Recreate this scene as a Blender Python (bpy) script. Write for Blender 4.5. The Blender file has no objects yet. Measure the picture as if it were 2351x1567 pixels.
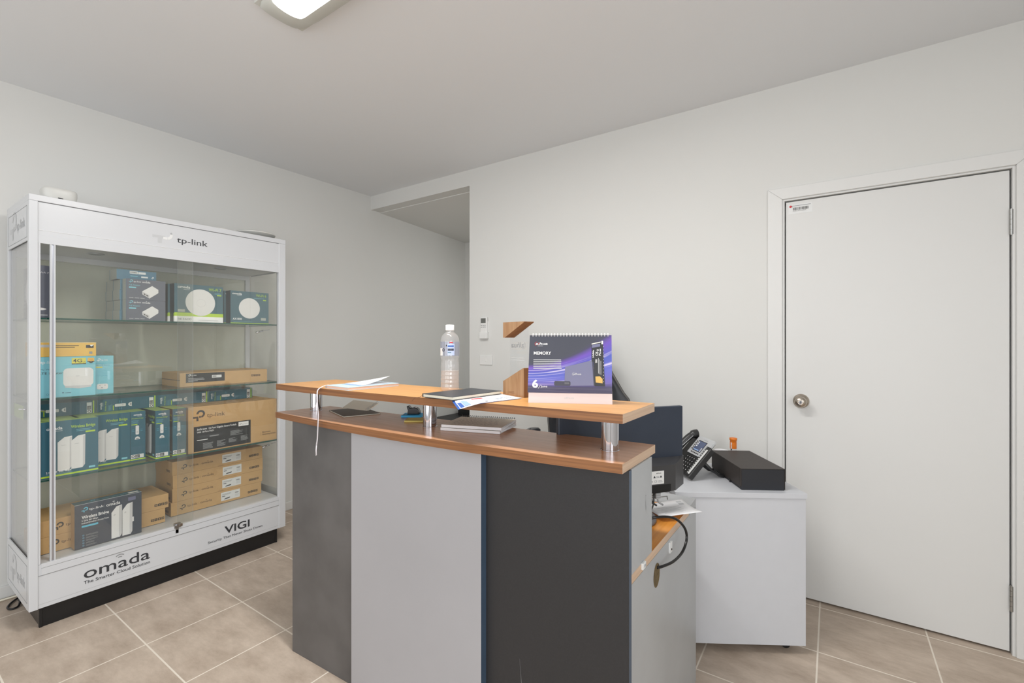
import bpy, bmesh, math, random
from mathutils import Vector, Matrix
random.seed(7)
S = bpy.context.scene
COL = S.collection
PI = math.pi
R = math.radians

# ------------------------------------------------------------ camera
cam = bpy.data.objects.new('camera', bpy.data.cameras.new('camera'))
COL.objects.link(cam)
cam.location = (0, 0, 1.32)
cam.rotation_euler = (R(90), 0, R(34.574))
cam.data.sensor_width = 36
cam.data.lens = 36 * 1068.5 / 2351
cam.data.shift_y = -(782.0 - 783.5) / 2351 * -1
cam.data.clip_start = 0.05
S.camera = cam

# ------------------------------------------------------------ world, lights, exposure
W = bpy.data.worlds.new('world'); S.world = W; W.use_nodes = True
W.node_tree.nodes['Background'].inputs[0].default_value = (0.88, 0.94, 1.0, 1)
W.node_tree.nodes['Background'].inputs[1].default_value = 1.0

def area(name, loc, rot, sx, sy, power, col=(1, 1, 1)):
    l = bpy.data.lights.new(name, 'AREA'); l.shape = 'RECTANGLE'; l.size = sx; l.size_y = sy
    l.energy = power; l.color = col
    o = bpy.data.objects.new(name, l); COL.objects.link(o); o.location = loc; o.rotation_euler = rot
    return o
area('alcove_fill_light', (-1.7, 3.5, 2.42), (0, 0, 0), 0.9, 0.5, 9, (1, 0.99, 0.97))  # unseen light added to lift the dim alcove, not a fixture of the room
# daylight through the shop window in the wall behind the camera, and through the side window
for wx in (-2.075, -0.885, 0.29): area('window_daylight', (wx, -2.60, 1.40), (R(90), 0, 0), 0.95, 1.9, 14, (0.97, 0.985, 1.0))
for wy in (-1.54, -0.46): area('side_window_daylight', (1.62, wy, 1.5), (R(90), 0, R(90)), 0.9, 1.65, 24, (0.97, 0.985, 1.0))

S.view_settings.view_transform = 'Standard'
S.view_settings.look = 'None'
S.view_settings.gamma = 1
S.view_settings.use_curve_mapping = False
S.view_settings.exposure = 0.02

# ------------------------------------------------------------ materials
def lin(c):
    return tuple(((v / 255) / 12.92 if v / 255 <= 0.04045 else ((v / 255 + 0.055) / 1.055) ** 2.4) for v in c)
MATS = {}
def mat(name, rgb, rough=0.5, metal=0.0, var=0.04, scale=8, spec=0.5, bump=0.0, coat=0.0, emit=0.0):
    m = bpy.data.materials.new(name); m.use_nodes = True; nt = m.node_tree
    b = nt.nodes['Principled BSDF']
    c = lin(rgb)
    b.inputs['Roughness'].default_value = rough
    b.inputs['Metallic'].default_value = metal
    b.inputs['Specular IOR Level'].default_value = spec
    b.inputs['Coat Weight'].default_value = coat
    tc = nt.nodes.new('ShaderNodeTexCoord'); nz = nt.nodes.new('ShaderNodeTexNoise')
    nz.inputs['Scale'].default_value = scale; nz.inputs['Detail'].default_value = 4
    nt.links.new(tc.outputs['Object'], nz.inputs['Vector'])
    rp = nt.nodes.new('ShaderNodeValToRGB')
    rp.color_ramp.elements[0].position = 0.3; rp.color_ramp.elements[1].position = 0.7
    rp.color_ramp.elements[0].color = tuple(max(0, v * (1 - var)) for v in c) + (1,)
    rp.color_ramp.elements[1].color = tuple(min(1, v * (1 + var)) for v in c) + (1,)
    nt.links.new(nz.outputs['Fac'], rp.inputs['Fac']); nt.links.new(rp.outputs['Color'], b.inputs['Base Color'])
    if bump:
        n2 = nt.nodes.new('ShaderNodeTexNoise'); n2.inputs['Scale'].default_value = 300
        nt.links.new(tc.outputs['Object'], n2.inputs['Vector'])
        bp = nt.nodes.new('ShaderNodeBump'); bp.inputs['Strength'].default_value = bump; bp.inputs['Distance'].default_value = 0.002
        nt.links.new(n2.outputs['Fac'], bp.inputs['Height']); nt.links.new(bp.outputs['Normal'], b.inputs['Normal'])
    if emit:
        b.inputs['Emission Color'].default_value = c + (1,); b.inputs['Emission Strength'].default_value = emit
    MATS[name] = m
    return m
def wood(name, c1, c2, rough=0.35, sx=1.2, sy=26, sz=26, coat=0.0, spec=0.5):
    m = mat(name, c1, rough, coat=coat, spec=spec); nt = m.node_tree
    nz = [n for n in nt.nodes if n.type == 'TEX_NOISE'][0]; rp = [n for n in nt.nodes if n.type == 'VALTORGB'][0]
    tc = [n for n in nt.nodes if n.type == 'TEX_COORD'][0]
    mp = nt.nodes.new('ShaderNodeMapping'); mp.inputs['Scale'].default_value = (sx, sy, sz)
    nt.links.new(tc.outputs['Object'], mp.inputs['Vector']); nt.links.new(mp.outputs['Vector'], nz.inputs['Vector'])
    nz.inputs['Scale'].default_value = 3.0; nz.inputs['Detail'].default_value = 8; nz.inputs['Distortion'].default_value = 0.6
    rp.color_ramp.elements[0].color = lin(c2) + (1,); rp.color_ramp.elements[1].color = lin(c1) + (1,)
    return m
def glassy(name, tint, f0=0.025, fmax=0.5, gl=1.0, rough=0.0, milk=0.0, milkcol=(0.8, 0.8, 0.8)):
    # thin clear sheet: mostly see-through, with a mirror sheen that rises at glancing angles
    m = bpy.data.materials.new(name); m.use_nodes = True; nt = m.node_tree; nt.nodes.clear()
    out = nt.nodes.new('ShaderNodeOutputMaterial'); mx = nt.nodes.new('ShaderNodeMixShader')
    tr = nt.nodes.new('ShaderNodeBsdfTransparent'); tr.inputs[0].default_value = tint + (1,)
    g = nt.nodes.new('ShaderNodeBsdfGlossy'); g.inputs['Roughness'].default_value = rough
    g.inputs['Color'].default_value = (gl, gl, gl, 1)
    lw = nt.nodes.new('ShaderNodeLayerWeight'); lw.inputs[0].default_value = 0.5
    pw = nt.nodes.new('ShaderNodeMath'); pw.operation = 'POWER'; pw.inputs[1].default_value = 4.5
    ma = nt.nodes.new('ShaderNodeMath'); ma.operation = 'MULTIPLY_ADD'; ma.inputs[1].default_value = fmax; ma.inputs[2].default_value = f0
    nt.links.new(lw.outputs['Facing'], pw.inputs[0]); nt.links.new(pw.outputs[0], ma.inputs[0]); nt.links.new(ma.outputs[0], mx.inputs[0])
    body = tr
    if milk:
        body = nt.nodes.new('ShaderNodeMixShader'); body.inputs[0].default_value = milk; df = nt.nodes.new('ShaderNodeBsdfDiffuse'); df.inputs[0].default_value = milkcol + (1,)
        nt.links.new(tr.outputs[0], body.inputs[1]); nt.links.new(df.outputs[0], body.inputs[2])
    nt.links.new(body.outputs[0], mx.inputs[1]); nt.links.new(g.outputs[0], mx.inputs[2])
    nt.links.new(mx.outputs[0], out.inputs[0]); MATS[name] = m
    return m
mat('wall', (222, 222, 219), 0.85, var=0.008, scale=1.5, spec=0.2, bump=0.02)
mat('ceiling', (232, 234, 236), 0.9, var=0.008, scale=1, spec=0.1)
mat('doorwhite', (222, 222, 220), 0.45, var=0.008, scale=1.5)
mat('trimwhite', (224, 224, 222), 0.4, var=0.006, scale=2)
mat('powder', (208, 210, 213), 0.30, var=0.004, scale=3)
mat('cabinside', (212, 213, 214), 0.3, var=0.004, scale=3)
mat('melwhite', (206, 208, 213), 0.35, var=0.01, scale=20)
mat('black', (26, 26, 28), 0.45, var=0.06)
mat('blackgloss', (22, 22, 24), 0.22, var=0.05)
mat('kick', (24, 25, 27), 0.28, var=0.08, scale=2)
mat('darkgap', (14, 14, 14), 0.8)
mat('alu', (190, 192, 200), 0.32, 1.0, var=0.02)
mat('chrome', (206, 206, 212), 0.07, 1.0, var=0.01)
mat('nickel', (190, 180, 168), 0.22, 1.0, var=0.02)
mat('hinge', (170, 170, 168), 0.35, 1.0, var=0.02)
mat('shelfedge', (26, 78, 70), 0.15, var=0.05)
mat('panel_l', (92, 90, 89), 0.42, var=0.26, scale=4.5)
mat('panel_m', (166, 165, 168), 0.36, var=0.03, scale=2.5)
mat('panel_d', (40, 40, 42), 0.5, var=0.10, scale=220, bump=0.05)
mat('panel_edge', (66, 84, 104), 0.4)  # bluish reflection on the edge put into its base colour
mat('panel_side', (172, 175, 177), 0.34, var=0.045, scale=6)
mat('cap_grey', (172, 174, 176), 0.4, var=0.03)
mat('chipboard', (104, 88, 58), 0.9, var=0.35, scale=120, bump=0.5)
wood('beech_top', (214, 160, 100), (198, 144, 86), 0.36, spec=0.28)
wood('beech_lower', (206, 152, 110), (184, 130, 90), 0.26)
wood('beech_edge', (152, 102, 60), (116, 74, 42), 0.42, sx=0.8, sy=10, sz=60)
wood('beech_end', (214, 186, 158), (196, 164, 136), 0.4, sx=30, sy=0.9, sz=60)
wood('beech_desk', (226, 152, 66), (206, 128, 44), 0.3, sx=24, sy=1.0, sz=24)
wood('trophy_wood', (172, 136, 100), (150, 112, 78), 0.45, sx=26, sy=26, sz=2.5)
wood('trophy_side', (150, 108, 70), (128, 86, 52), 0.45, sx=26, sy=26, sz=2.5)
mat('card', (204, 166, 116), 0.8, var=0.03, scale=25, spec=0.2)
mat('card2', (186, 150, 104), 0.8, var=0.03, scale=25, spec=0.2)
mat('ink', (44, 38, 34), 0.6)
mat('inkbrown', (88, 66, 44), 0.6)
mat('labelblack', (34, 35, 38), 0.4)
mat('labelwhite', (228, 229, 228), 0.5)
mat('greytext', (150, 152, 154), 0.5)
mat('lightgreytext', (196, 198, 200), 0.5)
mat('darktext', (52, 54, 58), 0.5)
mat('white', (244, 244, 244), 0.5)
mat('productwhite', (228, 227, 226), 0.5, var=0.01)
mat('productshade', (202, 201, 202), 0.5)
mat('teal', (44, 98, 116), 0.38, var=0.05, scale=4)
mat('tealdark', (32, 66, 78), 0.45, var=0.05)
mat('tealgrey', (70, 104, 116), 0.4, var=0.04)
mat('lime', (182, 214, 60), 0.45)
mat('limepale', (176, 202, 118), 0.5)
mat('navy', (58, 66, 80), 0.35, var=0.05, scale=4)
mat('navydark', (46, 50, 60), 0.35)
mat('tealtop', (40, 88, 100), 0.4)
mat('cyan', (96, 188, 214), 0.4)
mat('skyblue', (132, 200, 214), 0.4, var=0.02)
mat('yellow', (232, 190, 96), 0.5, var=0.03)
mat('yellowlab', (222, 214, 90), 0.5)
mat('orange', (236, 140, 60), 0.5)
mat('greypoe', (100, 104, 116), 0.4, var=0.03)
mat('poeend', (176, 180, 172), 0.6)
mat('poestrip', (84, 124, 146), 0.4)
mat('paper', (240, 240, 242), 0.7, var=0.01)
mat('cream', (240, 234, 216), 0.7, var=0.01)
mat('pages', (232, 226, 208), 0.8, var=0.04, scale=200)
mat('pinkpages', (226, 196, 180), 0.8)
mat('paleblue', (192, 220, 240), 0.5)
mat('blackcover', (52, 55, 60), 0.38, var=0.08, scale=60, bump=0.1)
mat('browncover', (100, 92, 82), 0.5, var=0.04)
mat('notepaper', (236, 226, 210), 0.8, var=0.03)
mat('notewhite', (226, 222, 222), 0.8)
mat('pencil', (90, 82, 78), 0.8)
mat('blueprint', (52, 96, 176), 0.4)
mat('bluelight', (150, 180, 224), 0.4)
mat('labelblue', (190, 204, 236), 0.4)
mat('red', (206, 44, 50), 0.5)
mat('postit_blue', (60, 170, 220), 0.6)
mat('postit_yellow', (206, 186, 104), 0.7)
mat('ribbon', (232, 226, 230), 0.45)
mat('ribbonbrown', (86, 44, 24), 0.5)
mat('frost', (226, 226, 226), 0.5)
mat('calwhite', (220, 210, 212), 0.45, var=0.03, scale=3)
mat('violet', (90, 80, 170), 0.4)
mat('hdd', (112, 114, 144), 0.35, var=0.05, scale=6)
mat('hddark', (60, 60, 74), 0.35)
mat('gold', (206, 170, 90), 0.4)
mat('leather', (30, 32, 38), 0.36, var=0.12, scale=30, bump=0.12)
mat('piping', (96, 94, 92), 0.5)
mat('monitor', (46, 54, 68), 0.38, var=0.05)
mat('monitorbox', (62, 62, 64), 0.36, var=0.06)
mat('basegrey', (104, 102, 104), 0.5)
mat('phoneblack', (44, 44, 44), 0.36, var=0.05)
mat('phonesilver', (196, 198, 200), 0.35)
mat('boxblack', (56, 50, 47), 0.55, var=0.06, scale=30)
mat('boxfront', (34, 36, 42), 0.5, var=0.05)
mat('tubeorange', (230, 124, 30), 0.35)
mat('screen', (74, 84, 112), 0.2, emit=0.25)
mat('capwhite', (246, 246, 246), 0.4)
mat('water', (236, 216, 204), 0.3)
mat('discgrey', (168, 168, 164), 0.5)
mat('routerwhite', (214, 213, 208), 0.4)
mat('switchwhite', (232, 232, 230), 0.35)
mat('lcd', (110, 112, 108), 0.3)
mat('diffuser_rim', (206, 208, 202), 0.5)
mat('asphalt', (130, 130, 128), 0.9)
mat('diffuser', (255, 255, 252), 0.5, emit=5.0)
glassy('glass', (0.985, 0.990, 0.978), f0=0.03)
glassy('doorglass', (0.985, 0.990, 0.978), f0=0.04, milk=0.03, milkcol=(0.85, 0.87, 0.84))  # slight milkiness stands in for reflections that lighten the doors
glassy('sideglass', (0.93, 0.935, 0.94), f0=0.06, milk=0.22)
glassy('backglass', (0.965, 0.972, 0.94), f0=0.02, milk=0.30, milkcol=(0.88, 0.90, 0.78))
glassy('acrylic', (0.975, 0.975, 0.98), f0=0.02, fmax=0.3)
glassy('bottle', (0.975, 0.975, 0.98), f0=0.05, fmax=0.6, rough=0.08, milk=0.13, milkcol=(0.9, 0.9, 0.9))
glassy('waterglass', (0.97, 0.94, 0.92), f0=0.03, fmax=0.3, milk=0.16, milkcol=(0.9, 0.78, 0.7))
glassy('label_film', (0.86, 0.88, 0.97), f0=0.05, fmax=0.3)

def floor_mat():
    m = bpy.data.materials.new('floor_tile'); m.use_nodes = True; nt = m.node_tree; b = nt.nodes['Principled BSDF']
    tc = nt.nodes.new('ShaderNodeTexCoord')
    mp = nt.nodes.new('ShaderNodeMapping'); mp.inputs['Location'].default_value = (2.845 + 0.402 * 20, -1.164 + 0.4 * 20, 0)
    nt.links.new(tc.outputs['Object'], mp.inputs['Vector'])
    br = nt.nodes.new('ShaderNodeTexBrick'); br.offset = 0; br.squash = 1
    for k, v in dict(Scale=1.0, **{'Mortar Size': 0.0032, 'Mortar Smooth': 0.1, 'Brick Width': 0.4012, 'Row Height': 0.4}).items(): br.inputs[k].default_value = v
    nt.links.new(mp.outputs['Vector'], br.inputs['Vector'])
    n1 = nt.nodes.new('ShaderNodeTexNoise'); n1.inputs['Scale'].default_value = 5; n1.inputs['Detail'].default_value = 10; n1.inputs['Roughness'].default_value = 0.7
    mp2 = nt.nodes.new('ShaderNodeMapping'); mp2.inputs['Scale'].default_value = (1, 2.2, 1)
    nt.links.new(tc.outputs['Object'], mp2.inputs['Vector']); nt.links.new(mp2.outputs['Vector'], n1.inputs['Vector'])
    rp = nt.nodes.new('ShaderNodeValToRGB'); rp.color_ramp.elements[0].position = 0.3; rp.color_ramp.elements[1].position = 0.72
    rp.color_ramp.elements[0].color = lin((168, 151, 135)) + (1,); rp.color_ramp.elements[1].color = lin((208, 192, 176)) + (1,)
    nt.links.new(n1.outputs['Fac'], rp.inputs['Fac'])
    nt.links.new(rp.outputs['Color'], br.inputs['Color1']); nt.links.new(rp.outputs['Color'], br.inputs['Color2'])
    br.inputs['Mortar'].default_value = lin((230, 220, 206)) + (1,)
    nt.links.new(br.outputs['Color'], b.inputs['Base Color']); b.inputs['Roughness'].default_value = 0.5
    b.inputs['Specular IOR Level'].default_value = 0.3
    bp = nt.nodes.new('ShaderNodeBump'); bp.inputs['Strength'].default_value = 0.12; bp.inputs['Distance'].default_value = 0.002
    nt.links.new(n1.outputs['Fac'], bp.inputs['Height']); nt.links.new(bp.outputs['Normal'], b.inputs['Normal'])
    MATS['floor'] = m
floor_mat()
def calendar_mat():
    # printed artwork of the page: charcoal top, violet and blue light streaks sweeping across the lower half
    m = bpy.data.materials.new('calendar_art'); m.use_nodes = True; nt = m.node_tree; b = nt.nodes['Principled BSDF']
    b.inputs['Roughness'].default_value = 0.35
    tc = nt.nodes.new('ShaderNodeTexCoord'); sp = nt.nodes.new('ShaderNodeSeparateXYZ'); nt.links.new(tc.outputs['UV'], sp.inputs[0])
    def M(op, a, b_=None):
        n = nt.nodes.new('ShaderNodeMath'); n.operation = op
        for i, v in enumerate((a, b_)):
            if v is None: continue
            if isinstance(v, (int, float)): n.inputs[i].default_value = v
            else: nt.links.new(v, n.inputs[i])
        return n.outputs[0]
    u, v = sp.outputs[0], sp.outputs[1]
    # t : 0 at bottom, streaks fan upward to the right
    den = M('ADD', M('MULTIPLY', M('POWER', u, 2.0), 0.62), 0.42)
    t = M('DIVIDE', M('SUBTRACT', v, 0.10), den)
    cv = nt.nodes.new('ShaderNodeCombineXYZ'); nt.links.new(M('MULTIPLY', t, 14.0), cv.inputs[1]); nt.links.new(M('MULTIPLY', u, 0.7), cv.inputs[0])
    nz = nt.nodes.new('ShaderNodeTexNoise'); nz.inputs['Scale'].default_value = 1.0; nz.inputs['Detail'].default_value = 5; nt.links.new(cv.outputs[0], nz.inputs['Vector'])
    r1 = nt.nodes.new('ShaderNodeValToRGB'); e = r1.color_ramp.elements
    e[0].position = 0.0; e[0].color = lin((58, 54, 84)) + (1,); e[1].position = 1.0; e[1].color = lin((60, 62, 74)) + (1,)
    for p, c in ((0.10, (104, 92, 170)), (0.3, (92, 98, 190)), (0.55, (70, 84, 176)), (0.78, (104, 72, 176)), (0.92, (62, 60, 84))):
        x = e.new(p); x.color = lin(c) + (1,)
    nt.links.new(t, r1.inputs['Fac'])
    r2 = nt.nodes.new('ShaderNodeValToRGB'); r2.color_ramp.elements[0].position = 0.52; r2.color_ramp.elements[1].position = 0.70
    r2.color_ramp.elements[0].color = (0, 0, 0, 1); r2.color_ramp.elements[1].color = (1, 1, 1, 1)
    nt.links.new(nz.outputs['Fac'], r2.inputs['Fac'])
    band = nt.nodes.new('ShaderNodeValToRGB'); e = band.color_ramp.elements
    e[0].position = 0.0; e[0].color = (0.1, 0.1, 0.1, 1); e[1].position = 0.85; e[1].color = (0, 0, 0, 1); x = e.new(0.2); x.color = (1, 1, 1, 1); x = e.new(0.6); x.color = (0.9, 0.9, 0.9, 1)
    nt.links.new(t, band.inputs['Fac'])
    mx = nt.nodes.new('ShaderNodeMixRGB'); mx.inputs[2].default_value = lin((218, 208, 232)) + (1,)
    nt.links.new(M('MULTIPLY', r2.outputs[0], band.outputs[0]), mx.inputs[0]); nt.links.new(r1.outputs[0], mx.inputs[1])
    nt.links.new(mx.outputs[0], b.inputs['Base Color']); MATS['calendar_art'] = m
calendar_mat()

# ------------------------------------------------------------ mesh builder
FONT = {}
def font_mesh(s, bold, mono=False):
    k = (s, bold)
    if k in FONT: return FONT[k]
    c = bpy.data.curves.new('t', 'FONT'); c.body = s; c.size = 1; c.offset = bold; c.resolution_u = 3; c.fill_mode = 'FRONT'
    o = bpy.data.objects.new('t', c); me = bpy.data.meshes.new_from_object(o)
    vs = [(v.co.x, v.co.y) for v in me.vertices]; fs = [tuple(p.vertices) for p in me.polygons]
    bpy.data.objects.remove(o); bpy.data.meshes.remove(me)
    FONT[k] = (vs, fs); return FONT[k]

class MB:
    def __init__(s): s.v = []; s.f = []; s.m = []; s.mats = []; s.smooth = []; s.uv = {}
    def mi(s, m):
        if m not in s.mats: s.mats.append(m)
        return s.mats.index(m)
    def add(s, vs, fs, m, smooth=False, M=None):
        o = len(s.v)
        for v in vs:
            v = Vector(v)
            if M is not None: v = M @ v
            s.v.append(tuple(v))
        i = s.mi(m)
        for f in fs: s.f.append(tuple(o + k for k in f)); s.m.append(i); s.smooth.append(smooth)
        return s
    def box(s, x0, x1, y0, y1, z0, z1, m, M=None, faces=None):
        vs = [(x0, y0, z0), (x1, y0, z0), (x1, y1, z0), (x0, y1, z0), (x0, y0, z1), (x1, y0, z1), (x1, y1, z1), (x0, y1, z1)]
        fs = dict(bottom=(0, 3, 2, 1), top=(4, 5, 6, 7), front=(0, 1, 5, 4), right=(1, 2, 6, 5), back=(2, 3, 7, 6), left=(3, 0, 4, 7))
        if faces is None: return s.add(vs, list(fs.values()), m, M=M)
        for k, f in fs.items(): s.add(vs, [f], faces.get(k, m), M=M)
        return s
    def prism(s, poly, z0, z1, m, M=None, top=None, side=None, smooth=False):
        # poly: ccw list of (x, y)
        n = len(poly); vs = [(x, y, z0) for x, y in poly] + [(x, y, z1) for x, y in poly]
        s.add(vs, [tuple(reversed(range(n)))], m, M=M); s.add(vs, [tuple(range(n, 2 * n))], top or m, M=M)
        s.add(vs, [(i, (i + 1) % n, n + (i + 1) % n, n + i) for i in range(n)], side or m, smooth=smooth, M=M)
        return s
    def lathe(s, prof, m, n=32, M=None, cap0=True, cap1=True, smooth=True):
        vs = []; fs = []
        for r, z in prof:
            for k in range(n): a = 2 * PI * k / n; vs.append((r * math.cos(a), r * math.sin(a), z))
        for i in range(len(prof) - 1):
            for k in range(n): fs.append((i * n + k, i * n + (k + 1) % n, (i + 1) * n + (k + 1) % n, (i + 1) * n + k))
        s.add(vs, fs, m, smooth=smooth, M=M)
        if cap0: s.add(vs[:n], [tuple(reversed(range(n)))], m, M=M)
        if cap1: s.add(vs[-n:], [tuple(range(n))], m, M=M)
        return s
    def cyl(s, r, z0, z1, m, n=32, M=None): return s.lathe([(r, z0), (r, z1)], m, n, M)
    def tube(s, pts, r, m, n=8, M=None, flat=1.0):
        pts = [Vector(p) for p in pts]; vs = []; fs = []; up = Vector((0, 0, 1))
        for i, p in enumerate(pts):
            t = (pts[min(i + 1, len(pts) - 1)] - pts[max(i - 1, 0)]).normalized()
            a = t.cross(up)
            if a.length < 1e-3: a = t.cross(Vector((0, 1, 0)))
            a.normalize(); b = a.cross(t).normalized()
            rr = r[i] if isinstance(r, (list, tuple)) else r
            for k in range(n): q = 2 * PI * k / n; vs.append(p + a * rr * math.cos(q) + b * rr * flat * math.sin(q))
        for i in range(len(pts) - 1):
            for k in range(n): fs.append((i * n + k, i * n + (k + 1) % n, (i + 1) * n + (k + 1) % n, (i + 1) * n + k))
        fs.append(tuple(reversed(range(n)))); fs.append(tuple(range(len(vs) - n, len(vs))))
        return s.add(vs, fs, m, smooth=True, M=M)
    def grid(s, rows, m, M=None, smooth=True, closed=False):
        nr = len(rows); nc = len(rows[0]); vs = [p for r_ in rows for p in r_]; fs = []
        for i in range(nr - 1):
            for k in range(nc if closed else nc - 1): fs.append((i * nc + k, i * nc + (k + 1) % nc, (i + 1) * nc + (k + 1) % nc, (i + 1) * nc + k))
        return s.add(vs, fs, m, smooth=smooth, M=M)
    def mesh(s, name):
        me = bpy.data.meshes.new(name); me.from_pydata(s.v, [], s.f)
        for m in s.mats: me.materials.append(MATS[m])
        for i, p in enumerate(me.polygons): p.material_index = s.m[i]; p.use_smooth = s.smooth[i]
        if s.uv:
            ul = me.uv_layers.new(name='UVMap')
            for p in me.polygons:
                for li in p.loop_indices:
                    vi = me.loops[li].vertex_index
                    if vi in s.uv: ul.data[li].uv = s.uv[vi]
        me.validate(); me.update(); return me

def crs(p, n=8):
    # Catmull-Rom through points
    p = [Vector(q) for q in p]; out = []
    for i in range(len(p) - 1):
        a = p[max(i - 1, 0)]; b = p[i]; c = p[i + 1]; d = p[min(i + 2, len(p) - 1)]
        for k in range(n):
            t = k / n
            out.append(0.5 * ((2 * b) + (c - a) * t + (2 * a - 5 * b + 4 * c - d) * t * t + (3 * b - a - 3 * c + d) * t ** 3))
    out.append(p[-1]); return out

def tag(o, label=None, cat=None, group=None, kind=None):
    if label: o['label'] = label
    if cat: o['category'] = cat
    if group: o['group'] = group
    if kind: o['kind'] = kind
    return o
def thing(name, label, cat, loc=(0, 0, 0), rz=0, group=None):
    o = bpy.data.objects.new(name, None); COL.objects.link(o); o.empty_display_size = 0.05
    o.location = loc; o.rotation_euler = (0, 0, rz)
    return tag(o, label, cat, group)
def obj(name, mb, parent=None, bevel=0, seg=2, loc=None, rz=0, label=None):
    me = mb if isinstance(mb, bpy.types.Mesh) else mb.mesh(name)
    o = bpy.data.objects.new(name, me); COL.objects.link(o); o.parent = parent
    if loc is not None: o.location = loc
    if rz: o.rotation_euler = (0, 0, rz)
    if bevel:
        b = o.modifiers.new('bevel', 'BEVEL'); b.width = bevel; b.segments = seg; b.limit_method = 'ANGLE'; b.angle_limit = R(40)
    if label: o['label'] = label
    return o
def wobj(name, mb, parent, bevel=0, seg=2, label=None):
    # mesh written in world coordinates, parented to an unrotated thing
    me = mb.mesh(name); me.transform(Matrix.Translation(-parent.location))
    return obj(name, me, parent, bevel, seg=seg, label=label)
def struct(name, mb, parent=None, bevel=0, label=None):
    o = obj(name, mb, parent, bevel, label=label)
    if parent is None: o['kind'] = 'structure'
    return o

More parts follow.
